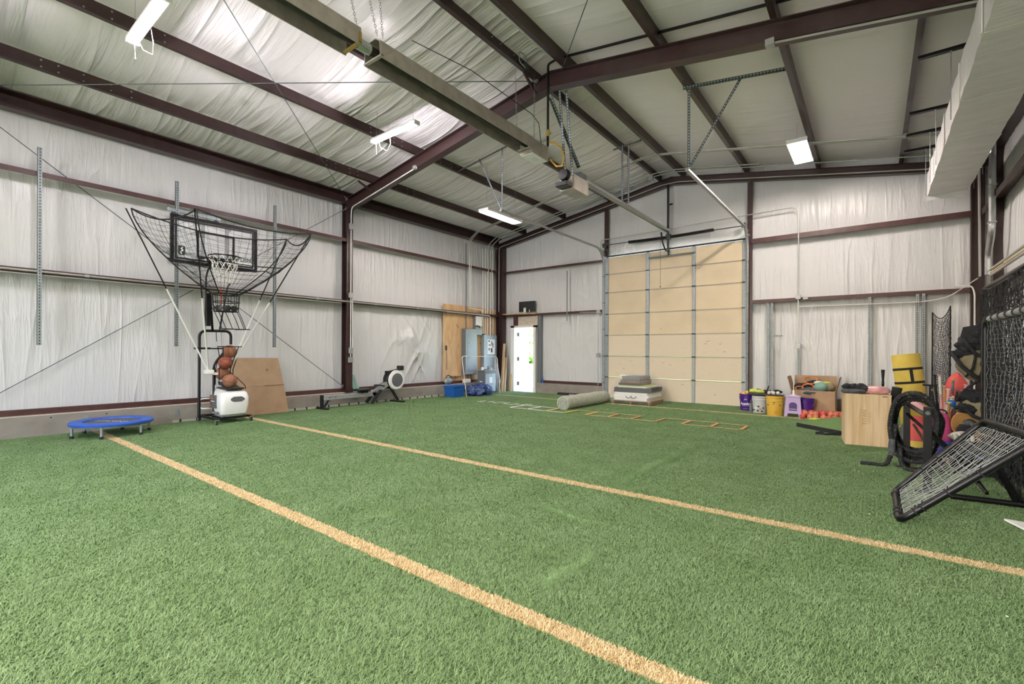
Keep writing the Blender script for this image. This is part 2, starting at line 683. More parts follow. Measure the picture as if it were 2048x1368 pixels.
# pile: blades on one square patch, laid over the floor
PS = 0.42
_nb = 6500
_rx, _ry = RNG.uniform(-PS / 2, PS / 2, _nb), RNG.uniform(-PS / 2, PS / 2, _nb)
_ang = 2 * math.pi * (3.0 * vn(_rx * 40 + 50, _ry * 40 + 50, 3) + RNG.normal(0, 0.22, _nb))
_len = RNG.uniform(0.018, 0.032, _nb) * (0.85 + 0.3 * vn(_rx * 40 + 9, _ry * 40 + 9, 4))
_lean = RNG.uniform(0.55, 0.96, _nb)
_wd = RNG.uniform(0.0009, 0.0018, _nb)
pv, pf = [], []
for k in range(_nb):
    ca, sa = math.cos(_ang[k]), math.sin(_ang[k])
    l, q, w = _len[k], _lean[k], _wd[k]
    for t, ww in ((0, 1.0), (0.5, 0.9), (1.0, 0.0)):
        hx = l * q * t ** 1.4
        hz = l * math.sqrt(max(0.05, 1 - q * q)) * (t - 0.28 * t * t)
        bx, by = _rx[k] + ca * hx, _ry[k] + sa * hx
        if ww:
            pv.append((bx - sa * w * ww, by + ca * w * ww, hz))
            pv.append((bx + sa * w * ww, by - ca * w * ww, hz))
        else:
            pv.append((bx, by, hz))
    o = k * 5
    pf += [(o, o + 1, o + 3, o + 2), (o + 2, o + 3, o + 4)]
pile = MB()
pile.v, pile.f = pv, pf
pile_o = pile.build('turf_grass', 'turf_pile')
pile_o['kind'] = 'stuff'
pile_o['label'] = 'short green synthetic grass pile covering the floor'
gn = bpy.data.node_groups.new('turf_scatter', 'GeometryNodeTree')
gn.interface.new_socket('Geometry', in_out='INPUT', socket_type='NodeSocketGeometry')
gn.interface.new_socket('Geometry', in_out='OUTPUT', socket_type='NodeSocketGeometry')
_gi, _go = gn.nodes.new('NodeGroupInput'), gn.nodes.new('NodeGroupOutput')
_gm = gn.nodes.new('GeometryNodeMeshGrid')
_nx, _ny = 27, 35
_gm.inputs['Size X'].default_value = PS * (_nx - 1)
_gm.inputs['Size Y'].default_value = PS * (_ny - 1)
_gm.inputs['Vertices X'].default_value = _nx
_gm.inputs['Vertices Y'].default_value = _ny
_tr = gn.nodes.new('GeometryNodeTransform')
_tr.inputs['Translation'].default_value = (-9.82 + PS / 2 + PS * (_nx - 1) / 2, 12.2 - PS / 2 - PS * (_ny - 1) / 2, 0.0)
_ip = gn.nodes.new('GeometryNodeInstanceOnPoints')
_rv = gn.nodes.new('FunctionNodeRandomValue')
_rv.data_type = 'INT'
_imin = [s for s in _rv.inputs if s.name == 'Min' and s.type == 'INT'][0]
_imax = [s for s in _rv.inputs if s.name == 'Max' and s.type == 'INT'][0]
_imin.default_value, _imax.default_value = 0, 3
_mu = gn.nodes.new('ShaderNodeMath')
_mu.operation = 'MULTIPLY'
_mu.inputs[1].default_value = math.pi / 2
_cx = gn.nodes.new('ShaderNodeCombineXYZ')
_GL = gn.links.new
_GL(_gm.outputs['Mesh'], _tr.inputs['Geometry'])
_GL(_tr.outputs['Geometry'], _ip.inputs['Points'])
_GL(_gi.outputs[0], _ip.inputs['Instance'])
_GL([s for s in _rv.outputs if s.type == 'INT'][0], _mu.inputs[0])
_GL(_mu.outputs[0], _cx.inputs['Z'])
_GL(_cx.outputs[0], _ip.inputs['Rotation'])
_GL(_ip.outputs[0], _go.inputs[0])
_md = pile_o.modifiers.new('scatter', 'NODES')
_md.node_group = gn

# tape ladder on the turf
for i in range(11):
    x = -6.55 + i * 0.482
    c = MB()
    c.box(x - 0.028, x + 0.028, 8.44, 8.98, 0.02, 0.024)
    c.build('ladder_rung', 'paper' if i < 2 else 'mat_yellow' if i < 5 else 'tan', floor)
for y in (8.43, 8.98):
    for i in range(10):
        x = -6.53 + i * 0.482
        if (i + int(y * 10)) % 4 == 3:
            continue
        c = MB()
        c.box(x, x + 0.44, y - 0.02, y + 0.02, 0.02, 0.024)
        c.build('ladder_side', 'paper' if i < 3 else 'wood_pale', floor)
for i in range(6):
    x = -7.95 + 0.26 * i
    c = MB()
    c.box(x, x + 0.2, 8.9 + 0.12 * (i % 3), 8.93 + 0.12 * (i % 3), 0.019, 0.023)
    c.box(x, x + 0.03, 8.85 + 0.1 * (i % 2), 9.2, 0.019, 0.023)
    c.build('tape_mark', 'paper', floor)
# folds where the turf has bunched up
FOLDS = (((-1.93, 4.15), (-1.98, 7.0), .022, .09), ((-3.2, 4.22), (-3.16, 5.6), .016, .08), ((-2.3, 3.235), (-1.55, 3.22), .016, .05), ((-1.41, 2.12), (-1.42, 2.75), .016, .06), ((-3.07, 2.1), (-3.05, 2.5), .012, .05))
fm = MB()
for (p, q, hgt, wid) in FOLDS:
    p, q = Vector((p[0], p[1], 0)), Vector((q[0], q[1], 0))
    d = q - p
    nrm_ = Vector((-d.y, d.x, 0)).normalized()
    nseg = 24
    for i in range(nseg):
        for j in range(8):
            vs_ = []
            for (a, b_) in ((i, j), (i + 1, j), (i + 1, j + 1), (i, j + 1)):
                f, g = a / nseg, (b_ / 8 - .5) * 2
                c_ = p + d * f + nrm_ * (g * wid + .03 * math.sin(f * 7))
                vs_.append((c_.x, c_.y, hgt * math.sin(math.pi * f) ** .6 * (math.cos(math.pi * g) + 1) / 2 + .001))
            fm.add(vs_, [(0, 1, 2, 3)])
    nb = int(d.length * wid * 2 * 26000)
    for k in range(nb):
        f, g = random.random(), random.uniform(-1, 1)
        c_ = p + d * f + nrm_ * (g * wid + .03 * math.sin(f * 7))
        z_ = hgt * math.sin(math.pi * f) ** .6 * (math.cos(math.pi * g) + 1) / 2
        a, l, q_ = random.uniform(0, 6.283), random.uniform(.016, .03), random.uniform(.5, .95)
        ca, sa, w_ = math.cos(a), math.sin(a), random.uniform(.0009, .0018)
        hx, hz = l * q_, l * math.sqrt(1 - q_ * q_)
        fm.add([(c_.x - sa * w_, c_.y + ca * w_, z_), (c_.x + sa * w_, c_.y - ca * w_, z_), (c_.x + ca * hx, c_.y + sa * hx, z_ + hz)], [(0, 1, 2)])
fo = fm.build('turf_folds', 'turf_pile', floor)
fo['kind'] = 'stuff'
# crumbs lying on the pile
for i in range(46):
    x, y = random.uniform(-8.5, 0.6), random.uniform(1.5, 9)
    a = random.uniform(0, 3.14)
    c = MB()
    l = random.uniform(0.004, 0.012)
    c.tube([(x, y, 0.016), (x + l * math.cos(a), y + l * math.sin(a), 0.018), (x + 2 * l * math.cos(a + .5), y + 2 * l * math.sin(a + .5), 0.016)], 0.0022, 5)
    c.build('paper_crumb', 'paper', floor)

# wall liners -------------------------------------------------------
GZ = (0.36, 2.46, 3.89, 4.9)


def pillow(z):
    """vinyl pulled tight at the girts, loose between"""
    d = np.zeros_like(z)
    for a, b in zip(GZ[:-1], GZ[1:]):
        t = np.clip((z - a) / (b - a), 0, 1)
        d = np.maximum(d, 4 * t * (1 - t))
    return d


def folds(u, z, seed):
    near = np.zeros_like(z)
    for g in GZ[1:]:
        near = np.maximum(near, np.exp(-np.abs(z - g + 0.12) / 0.35) * (z < g))
    a = vn(u * 0.7, z * 0.5, seed + 5)
    f = 0.010 * ridge(u * 4.2 + 0.15 * z, z * 0.35, seed, 4) * a + 0.006 * ridge(u * 11 + .4 * z, z * 0.7, seed + 1, 3) * (0.25 + near)
    return f + 0.004 * vn(u * 2, z * 2, seed + 2) + 0.010 * ridge(u * 1.3 + z * .8, z * 1.6 - u * .3, seed + 3, 7) * (a > .55)


def wl(U, V):
    d = 0.03 * pillow(V) + folds(U, V, 11)
    # loose, crumpled sheet beside the plywood board
    m = np.exp(-(((U - 8.55) / 0.75) ** 2 + ((V - 1.35) / 0.75) ** 2))
    e = np.exp(-(np.abs(U - 8.2 - 0.55 * (V - 1.2)) / 0.5) ** 2)
    d = d + m * (0.10 * ridge((U - 0.5 * V) * 3.2, (V + 0.5 * U) * 0.8, 31, 3) + 0.09 * ridge((U + 0.75 * V) * 2.6, V * 0.9, 32, 4) + 0.02 * ridge(U * 8 + V * 3, V * 5, 33, 3)) + m * e * 0.05
    m2 = np.exp(-(((U - 6.9) / 0.5) ** 2 + ((V - 1.8) / 1.2) ** 2))
    d = d + m2 * 0.04 * ridge(U * 7 + 0.5 * V, V * .4, 34, 3)
    return XL + d, U, V


struct(grid_object('wall_left', 'liner', np.linspace(YF, YB, 820), np.linspace(0.2, 5.3, 110), wl), 'white vinyl insulation liner on side wall behind the hoop')
struct(grid_object('wall_right', 'liner', np.linspace(YF, YB, 400), np.linspace(0.0, 5.3, 60), lambda U, V: (XR - 0.03 * pillow(V) - folds(U, V, 21), U, V)), 'white vinyl insulation liner on side wall by the nets')
struct(grid_object('wall_front', 'liner', np.unique(np.concatenate([np.linspace(XL, XR, 60), [-6.0, -2.4]])), np.unique(np.concatenate([np.linspace(0.0, 6.3, 40), [3.96]])), lambda U, V: (U, 0 * U + YF, V), lambda u, v: (u > -6.0) & (u < -2.4) & (v < 3.96)), 'white vinyl liner on the end wall facing the overhead door')  # the hole is an added bay, cut to let in fill daylight


def wb_hole(u, v):
    return ((u > -9.36) & (u < -8.38) & (v < 2.12)) | ((u > -6.02) & (u < -2.36) & (v < 4.02)) | (v > zr(u) + 0.3)


_us = np.unique(np.concatenate([np.linspace(XL, XR, 560), [-9.36, -8.38, -6.02, -2.36]]))
_vs = np.unique(np.concatenate([np.linspace(0.0, 6.2, 120), [2.12, 4.02]]))
wall_back = struct(grid_object('wall_back', 'liner', _us, _vs, lambda U, V: (U, YB - 0.03 * pillow(V) - folds(U, V, 41), V), wb_hole), 'white vinyl insulation liner round the overhead door')

PXS = [-9.98, -8.86, -7.38, -5.88, -4.44, -3.86, -2.38, -0.96, 0.42, 1.72]


def roof_fn(U, V):
    z = zr(U) + 0.2
    for a, b in zip(PXS[:-1], PXS[1:]):
        if a == -4.44:
            continue
        t = np.clip((U - a) / (b - a), 0, 1)
        lo = vn(V * 0.45, U * 0 + a * 3, 55)
        z = z - (0.05 + 0.05 * lo) * 4 * t * (1 - t) * (0.45 if a > -4 else 1.0)
    near = np.ones_like(U) * 9
    for p in PXS:
        near = np.minimum(near, np.abs(U - p))
    left = np.where(U < RX, 1.0, 0.22)
    sk = 0.35 * np.sin(V * 0.9)
    am = 0.35 + 0.9 * vn(V * 0.5 + 3, U * 0.6, 56)
    fr = 1.0 - np.minimum(1, np.abs(V - 6.42) / 6)
    z = z + left * np.clip(near / .3, 0, 1) * (0.022 * ridge(V * 2.3 + sk * U, U * 0.5, 51, 3) * am + 0.013 * ridge(V * 6.5 + sk * U * 2, U * 0.8, 52, 3) * (0.3 + np.exp(-near / 0.3)) + 0.010 * ridge(V * 3.1 - U * 1.2, U * 1.1 + V * .3, 53, 4) * am)
    return U, V, z


struct(grid_object('ceiling_left', 'liner_roof', np.linspace(-10.08, RX, 150), np.linspace(YF, 12.3, 620), roof_fn), 'white vinyl liner sagging in folds between purlins on the hoop side')
struct(grid_object('ceiling_right', 'liner_roof_tight', np.linspace(RX, 1.78, 150), np.linspace(YF, 12.3, 400), roof_fn), 'taut white vinyl liner between purlins on the net side')

# concrete curbs and base angles
c = MB()
c.box(-10.2, -9.83, YF, 12.25, -0.1, 0.308)
struct(c.build('baseboard_left', 'concrete', bevel=0.006), 'grey concrete curb along the hoop wall')
for a, b, n in ((-8.3, -6.08, 1), (-2.36, 1.5, 2)):
    c = MB()
    c.box(a, b, 12.06, 12.4, -0.1, 0.318)
    struct(c.build('baseboard_back_%d' % n, 'concrete', bevel=0.006), 'grey concrete curb under the end wall')
c = MB()
c.box(1.5, 1.9, YF, 12.0, -0.1, 0.31)
struct(c.build('baseboard_right', 'concrete'), 'grey concrete curb under the wall by the nets')
c = MB()
c.box(-9.945, -9.832, YF, 12.2, 0.3085, 0.318)
struct(c.build('trim_1', 'concrete_light'), 'pale strip along the top of the concrete curb')  # curb top set off in a paler concrete colour
c = MB()
c.box(-10.02, -9.945, YF, 12.2, 0.309, 0.405)
struct(c.build('trim_2', 'steel_brown_girt'), 'brown base angle on the concrete curb')
c = MB()
c.box(-8.36, -6.08, 12.14, 12.22, 0.319, 0.40)
struct(c.build('trim_3', 'steel_brown_girt'), 'brown base angle between the two doors')
# frayed pale turf edge with dark pegs along the curb
es = MB()
es.box(-9.83, -9.812, 2.9, 9.5, 0.0, 0.048)
es_o = struct(es.build('trim_4', 'carpet_back'), 'pale turf edge strip against the curb')
for i in range(26):
    y = 3.0 + i * 0.262
    c = MB()
    c.cbox(-9.822, -9.797, y, y + 0.028, 0.0, 0.062, 0.004)
    c.build('edge_peg', 'black_rubber', es_o)
# tie holes and plates on the curb
for y, z, m in ((2.0, 0.26, 'ink'), (1.35, 0.27, 'ink'), (3.6, 0.2, 'ink'), (5.95, 0.13, 'ink'), (5.9, .24, 'ink'), (7.0, .26, 'ink'), (4.2, .2, 'ink')):
    c = MB()
    c.lathe([(0.001, 0), (0.012, 0.001), (0.012, 0.003), (0.006, 0.004)], 8, Matrix.Translation((-9.829, y, z)) @ Matrix.Rotation(math.pi / 2, 4, 'Y'))
    c.build('tie_hole', m, bpy.data.objects['baseboard_left'])
for y in (1.72, 2.95, 6.6):
    c = MB()
    c.box(-9.829, -9.822, y, y + 0.05, 0.12, 0.26)
    c.box(-9.822, -9.815, y + 0.015, y + 0.035, 0.15, 0.23)
    c.build('anchor_plate', 'galv', bpy.data.objects['baseboard_left'])


# ------------------------------------------------------------------ steel frame
def ibeam_x(x0, x1, y, top, depth, fw, tw=0.012, tf=0.014):
    """rafter: I-section along x following the roof; top(x) gives its top edge"""
    m = MB()
    z0, z1 = float(top(x0)), float(top(x1))

    def sl(ya, yb, da, db):
        m.add([(x0, ya, z0 - da), (x0, yb, z0 - da), (x0, yb, z0 - db), (x0, ya, z0 - db), (x1, ya, z1 - da), (x1, yb, z1 - da), (x1, yb, z1 - db), (x1, ya, z1 - db)],
              [(0, 1, 2, 3), (7, 6, 5, 4), (0, 4, 5, 1), (1, 5, 6, 2), (2, 6, 7, 3), (3, 7, 4, 0)])
    return m, sl


def rafter(name, label, x0, x1, y, depth, fw):
    t = thing(name, label, 'roof beam', (x0, y, float(zr(x0)) - depth))
    for pn, a, b, da, db in (('web', -0.006, 0.006, 0.012, depth - 0.012), ('top_flange', -fw / 2, fw / 2, 0.0, 0.012), ('bottom_flange', -fw / 2, fw / 2, depth - 0.012, depth)):
        m, sl = ibeam_x(x0, x1, y, zr, depth, fw)
        sl(y + a, y + b, da, db)
        o = m.build(pn, 'steel_brown')
        o.parent = t
        o.matrix_parent_inverse = Matrix.Translation(t.location).inverted()
    return t


for y, d, fw, w in ((12.13, 0.2, 0.12, 'against the overhead door wall'), (6.42, 0.26, 0.16, 'over the middle of the hall'), (0.36, 0.26, 0.16, 'nearest the bare end wall')):
    w2 = w.replace('nearest the bare end wall', 'in the third frame from the overhead door')
    rafter('roof_rafter', 'brown steel rafter on the hoop side, ' + w2, -9.8 if d > .21 else -9.95, RX, y, d, fw)
    rafter('roof_rafter', 'brown steel rafter on the net side, ' + w2, 1.52 if d > .21 else 1.6, RX, y, d, fw)


def column(name, label, x0, x1, y, fw, z0, z1, cap_in):
    """I-column; web spans x0..x1, flanges at both x"""
    t = thing(name, label, 'column', ((x0 + x1) / 2, y, z0))
    inv = Matrix.Translation(t.location).inverted()
    for pn, bx in (('web', (x0, x1, y - 0.006, y + 0.006)), ('inner_flange', (cap_in - 0.008, cap_in + 0.008, y - fw / 2, y + fw / 2)), ('outer_flange', ((x0 if cap_in == x1 else x1) - .008, (x0 if cap_in == x1 else x1) + .008, y - fw / 2, y + fw / 2))):
        m = MB()
        m.box(*bx, z0, z1)
        o = m.build(pn, 'steel_brown')
        o.parent = t
        o.matrix_parent_inverse = inv
    m = MB()
    m.box(x0 - .02, x1 + .02, y - fw / 2 - .02, y + fw / 2 + .02, z0, z0 + .02)
    o = m.build('base_plate', 'steel_brown')
    o.parent = t
    o.matrix_parent_inverse = inv
    return t


column('steel_column', 'brown steel column with conduit between hoop and crumpled liner', -10.0, -9.81, 6.42, 0.16, 0.318, 4.86, -9.81)
column('steel_column', 'brown steel column of the third frame on the hoop wall', -10.0, -9.81, 0.36, 0.16, 0.318, 4.86, -9.81)
column('steel_column', 'brown steel column of the middle frame on the net wall', 1.52, 1.71, 6.42, 0.16, 0.31, 4.86, 1.52)
column('corner_column', 'dark brown corner column between electrical board and open door', -9.92, -9.68, 12.1, 0.2, 0.0, 4.7, -9.68)
column('corner_column', 'brown corner column behind the duct end', 1.43, 1.6, 12.12, 0.1, 0.0, 4.72, 1.43)
for x, z0, z1, w, lab in ((-2.31, 0.0, 5.3, 0.09, 'brown steel post beside the overhead door at buckets'), (-6.0, 4.0, 5.3, 0.1, 'short brown steel post over the overhead door track')):
    m = MB()
    m.box(x - w / 2, x + w / 2, 12.15, 12.2, z0, z1)
    m.box(x - w / 2 - .012, x + w / 2 + .012, 12.135, 12.15, z0, z1)
    tag(m.build('door_post', 'steel_brown'), lab, 'post')
# right wall column seen beside the pipes
m = MB()
m.box(1.6, 1.72, 11.2, 11.32, 0.31, 4.8)
m.box(1.585, 1.6, 11.16, 11.36, 0.31, 4.8)
tag(m.build('wall_post', 'steel_brown'), 'dark brown post behind the silver vent pipe', 'post')


def zsect(name, label, mat, prof, a0, a1, axis, cat='beam', group=None):
    m = MB()
    m.prism(prof, a0, a1, axis)
    return tag(fixn(m.build(name, mat)), label, cat, group)


PURL = [(-8.86, 'first purlin up from the hoop wall eave'), (-7.38, 'second purlin up from the hoop wall eave'), (-5.88, 'third purlin up from the hoop wall eave, above the heater side'),
        (-4.44, 'ridge purlin on the hoop side, with a plug box'), (-3.86, 'ridge purlin on the net side'), (-2.38, 'third purlin up from the duct side eave'), (-0.96, 'second purlin up from the duct side eave, over the wide lamp'), (0.42, 'purlin beside the wrapped duct')]
for x, lab in PURL:
    z = float(zr(x))
    s = 1 if x < RX else -1
    # Z section: bottom flange, web, top flange
    p = [(x - .035 * s, z), (x + .035 * s, z), (x + .035 * s, z + .016), (x - .022 * s, z + .016), (x - .022 * s, z + .215), (x - .09 * s, z + .215), (x - .09 * s, z + .2), (x - .035 * s, z + .2)]
    o = zsect('roof_purlin', 'dark brown ' + lab, 'steel_brown', p, YF, 12.25, 'Y', 'roof beam')
    # bolts where purlins lap over the frames
    for yc in (6.42, 0.36):
        for dy in (-1.15, -.95, -.62, -.42, .45, .62, .95, 1.15) if yc > 3 else (.75, .92, 1.18, 1.48, 1.72):
            for dz in (.06, .15):
                b = MB()
                b.lathe([(0.011, -0.004), (0.011, 0.006), (0.005, 0.009)], 6, Matrix.Translation((x + (.0 - .022) * s + .004 * s, yc + dy, z + dz)) @ Matrix.Rotation(math.pi / 2 * s, 4, 'Y'))
                b.build('bolt', 'galv', o)
# eave struts
for x, s, lab in ((-9.93, 1, 'brown eave strut along the top of the hoop wall'), (1.65, -1, 'brown eave strut along the top of the net wall')):
    p = [(x + .11 * s, 4.765), (x + .11 * s, 4.80), (x + .095 * s, 4.80), (x + .095 * s, 4.78), (x - .06 * s, 4.78), (x - .06 * s, 5.0), (x + .07 * s, 5.025), (x + .07 * s, 5.045), (x - .08 * s, 5.02), (x - .08 * s, 4.765)]
    zsect('eave_strut', lab, 'steel_brown', p, YF, 12.2, 'Y', 'roof beam')


def girt_profile(u, s, z0, z1, depth=0.19):
    """flange faces the room, web runs back to the wall"""
    return [(u, z0), (u, z1), (u - .014 * s, z1), (u - .014 * s, z1 - .014), (u - depth * s, z1 - .014), (u - depth * s, z1 - .028), (u - .014 * s, z1 - .028), (u - .014 * s, z0)]


zsect('wall_girt', 'brown girt high on the hoop wall above the net', 'steel_brown_girt', girt_profile(-9.83, 1, 3.862, 3.942), YF, 12.0, 'Y')
zsect('wall_girt', 'brown girt with conduit at mid height of the hoop wall', 'steel_brown_girt', girt_profile(-9.83, 1, 2.415, 2.492), YF, 12.0, 'Y')
zsect('wall_girt', 'brown girt high on the net wall beside the duct', 'steel_brown_girt', girt_profile(1.56, -1, 3.82, 3.935), YF, 12.0, 'Y')
zsect('wall_girt', 'brown girt behind the nets on the net wall', 'steel_brown_girt', girt_profile(1.56, -1, 2.40, 2.49), YF, 12.0, 'Y')
for a, b, z0, z1, lab in ((-9.66, -6.07, 3.85, 3.905, 'brown girt above the dark screen'), (-9.66, -6.07, 2.425, 2.49, 'brown girt over the open door'),
                          (-2.26, 1.43, 3.835, 3.945, 'upper brown girt beside the overhead door'), (-2.26, 1.43, 2.435, 2.515, 'lower brown girt above the cardboard box of gear')):
    p = [(12.07, z0), (12.07, z1), (12.084, z1), (12.084, z1 - .014), (12.24, z1 - .014), (12.24, z1 - .028), (12.084, z1 - .028), (12.084, z0)]
    zsect('wall_girt', lab, 'steel_brown_girt', p, a, b, 'X')
# flange braces from purlins down to the rafter
for (p, q, lab) in (((-8.86, 6.0, 4.98), (-8.86, 6.4, 4.83), 'short brown flange brace at the first purlin'), ((-4.44, 6.02, 5.78), (-4.44, 6.4, 5.53), 'short brown flange brace at the ridge')):
    m = MB()
    m.tube([p, q], 0.025, 4)
    tag(m.build('flange_brace', 'steel_brown'), lab, 'brace')


# ------------------------------------------------------------------ overhead door
door = thing('door_1', 'tall beige overhead door with grey steel stiles', 'garage door', (-4.2, 12.15, 0))
struct(door)
inv = Matrix.Translation(door.location).inverted()


def child(o, par):
    o.parent = par
    o.matrix_parent_inverse = Matrix.Translation(par.location).inverted()
    return o


DZ = [0.008, 0.589, 1.177, 1.759, 2.354, 2.959, 3.479, 3.965]
ST = [(-6.0, -5.925), (-4.829, -4.737), (-3.618, -3.545), (-2.465, -2.385)]
for r in range(7):
    for k in range(3):
        m = MB()
        m.cbox(ST[k][1] - .012, ST[k + 1][0] + .012, 12.14, 12.19, DZ[r] + .004, DZ[r + 1] - .004, 0.006)
        child(m.build('panel', 'door_beige_low' if r < 3 else 'door_beige'), door)
    for k in range(4):
        m = MB()
        m.cbox(ST[k][0], ST[k][1], 12.115, 12.17, DZ[r] + .006, DZ[r + 1] - .006, 0.006)
        child(m.build('stile', 'galv'), door)
    if r:
        m = MB()
        m.box(-5.99, -2.39, 12.133, 12.143, DZ[r] - .014, DZ[r] + .002)
        m.box(-5.99, -2.39, 12.128, 12.138, DZ[r] + .005, DZ[r] + .012)
        child(m.build('section_rail', 'door_rail'), door)
        for k in range(4):
            m = MB()
            xm = (ST[k][0] + ST[k][1]) / 2
            m.cbox(xm - .045, xm + .045, 12.095, 12.118, DZ[r] - .016, DZ[r] + .016, .004)
            m.tube([(xm - .05, 12.1, DZ[r]), (xm + .05, 12.1, DZ[r])], .011, 6)
            child(m.build('hinge', 'galv_dark'), door)
m = MB()
m.box(-5.99, -2.39, 12.12, 12.16, 3.965, 4.0)
child(m.build('top_seal', 'black_rubber'), door)
# scuffs with a shape of their own on the low panels
for x, z, l, a in ((-3.3, 1.55, .12, .3), (-3.35, 1.5, .1, .1), (-3.0, 1.5, .08, -.2), (-2.9, 1.3, .07, .2), (-4.4, 1.0, .08, .3), (-4.2, 0.95, .06, .2), (-5.3, 1.05, .06, -.2), (-5.6, .95, .05, .3), (-5.7, .7, .05, .1), (-3.9, .45, .08, .3), (-5.8, .12, .05, 1.2), (-4.45, 1.9, .05, .4), (-3.1, .25, .06, .1), (-5.5, .85, .08, -.4)):
    m = MB()
    m.tube([(x, 12.137, z), (x + l * .5, 12.137, z + l * math.sin(a) * .5 + .006), (x + l, 12.137, z + l * math.sin(a))], [.001, .006, .001], 5)
    child(m.build('scuff_mark', 'wood_brown'), door)

# tracks
for x, s, y_end, lab in ((-6.06, -1, 7.45, 'galvanised door track on the carpet roll side'), (-2.35, 1, 7.56, 'galvanised door track on the bucket side')):
    t = thing('door_track', lab, 'track', (x, 12.08, 0))
    path = [(x, 12.08, 0.02), (x, 12.08, 3.75)] + [(x, 12.08 - .44 * (1 - math.cos(a)), 3.75 + .44 * math.sin(a)) for a in np.linspace(0, math.pi / 2, 9)[1:]] + [(x, y_end, 4.19)]
    m = MB()
    m.tube(path, .032, 6)
    child(m.build('rail', 'alu', smooth=40), t)
    m = MB()
    m.box(x - .05 if s > 0 else x - .01, x + .01 if s > 0 else x + .05, 12.09, 12.13, 0.0, 3.9)
    child(m.build('vertical_angle', 'galv'), t)
    for i in range(5):
        m = MB()
        m.box(x - .03, x + .03, 12.06, 12.13, .4 + .75 * i, .45 + .75 * i)
        child(m.build('bracket', 'galv_dark'), t)
    m = MB()
    m.box(x - .035, x + .035, 12.0, 12.14, 4.02, 4.08)
    m.tube([(x, 12.06, 4.14), (x, 11.75, 4.17)], .03, 6)
    child(m.build('header_bracket', 'galv'), t)


# perforated angle iron
def perf(m, mh, p, q, w=0.04, side=(1, 0, 0), hole=0.014, pitch=0.045):
    """L-angle from p to q; mh collects thin hole plates on the faces"""
    P, Q = Vector(p), Vector(q)
    t = (Q - P)
    L = t.length
    t.normalize()
    a = Vector(side) - t * Vector(side).dot(t)
    a.normalize()
    b = t.cross(a)
    for d1, d2 in ((a, b), (b, a)):
        base = [P, P + d1 * w, P + d1 * w + d2 * .003, P + d2 * .003]
        m.add([*base, *[v + t * L for v in base]], [(3, 2, 1, 0), (4, 5, 6, 7), (0, 1, 5, 4), (1, 2, 6, 5), (2, 3, 7, 6), (3, 0, 4, 7)])
        n = int(L / pitch)
        for i in range(n):
            c = P + t * (i + .5) * pitch + d1 * w * .55
            for sg in (-.0008, .0038):
                o = c + d2 * sg
                mh.add([o - t * hole * .8 - d1 * hole * .45, o + t * hole * .8 - d1 * hole * .45, o + t * hole * .8 + d1 * hole * .45, o - t * hole * .8 + d1 * hole * .45], [(0, 1, 2, 3)])


pm('hole_light', '#d6dad9', 0.6)
pm('hole_dark', '#2a2f31', 0.8)


def hanger(name, label, segs, cat='bracket', mat='galv_dark', hmat='hole_light', side=(1, 0, 0), w=0.04):
    t = thing(name, label, cat, segs[0][0])
    for p, q in segs:
        m, h = MB(), MB()
        perf(m, h, p, q, w, side)
        o = child(fixn(m.build('angle_bar', mat)), t)
        ho = h.build('punched_holes', hmat, o)
        ho.matrix_parent_inverse = Matrix.Identity(4)
        ho['kind'] = 'stuff'
    return t


hanger('track_hanger', 'punched steel hanger of the bucket side door track', [((-2.35, 7.58, 4.2), (-2.35, 7.58, 5.53)), ((-2.42, 7.58, 5.5), (-0.95, 7.75, 5.37)), ((-2.33, 7.6, 4.25), (-1.62, 7.68, 5.43))], side=(1, 0, 0))
hanger('track_hanger', 'punched steel hanger of the carpet roll side door track', [((-6.06, 7.47, 4.17), (-6.06, 7.47, 5.47)), ((-7.25, 7.44, 5.28), (-5.85, 7.5, 5.52)), ((-6.08, 7.47, 4.2), (-6.68, 7.46, 5.38))], side=(1, 0, 0))
hanger('rail_hanger', 'paired punched steel hanger of the opener rail', [((-4.26, 9.3, 4.46), (-4.26, 9.3, 5.7)), ((-4.14, 9.35, 4.46), (-4.14, 9.35, 5.7)), ((-4.45, 9.3, 5.66), (-3.84, 9.34, 5.72))])
hanger('opener_hanger', 'punched steel straps holding the opener motor under the ridge', [((-4.12, 6.75, 4.3), (-4.12, 6.55, 5.6)), ((-4.02, 6.82, 4.25), (-4.02, 6.6, 5.58)), ((-4.2, 6.42, 5.45), (-4.02, 7.05, 4.45))], w=0.045)

# torsion spring over the door
t = thing('torsion_spring', 'black torsion spring on its shaft above the overhead door', 'spring', (-4.2, 12.0, 4.27))
m = MB()
m.tube([(-6.0, 12.0, 4.287), (-2.4, 12.0, 4.262)], .013, 8)
child(m.build('shaft', 'galv_dark'), t)
for a, b in ((-5.28, -4.26), (-4.14, -3.08)):
    m = MB()
    n = int((b - a) / 0.02)
    pts = []
    for i in range(n * 8 + 1):
        x = a + (b - a) * i / (n * 8)
        w = i * 2 * math.pi / 8
        zc = 4.274 - .02 * math.sin(math.pi * (x + 5.28) / 2.2)
        pts.append((x, 12.0 + .036 * math.cos(w), zc + .036 * math.sin(w)))
    m.tube(pts, .0085, 5)
    child(m.build('coil', 'black_metal', smooth=True), t)
for x in (-6.0, -2.42):
    m = MB()
    m.lathe([(.05, -.04), (.065, -.035), (.055, 0), (.065, .035), (.05, .04)], 16, Matrix.Translation((x, 12.0, 4.28)) @ Matrix.Rotation(math.pi / 2, 4, 'Y'))
    child(m.build('cable_drum', 'galv_dark', smooth=30), t)
m = MB()
m.box(-4.245, -4.2, 12.04, 12.1, 4.0, 5.64)
m.box(-4.26, -4.14, 12.0, 12.06, 4.2, 4.34)
m.tube([(-4.18, 12.05, 5.1), (-4.1, 12.03, 5.1)], .02, 6)
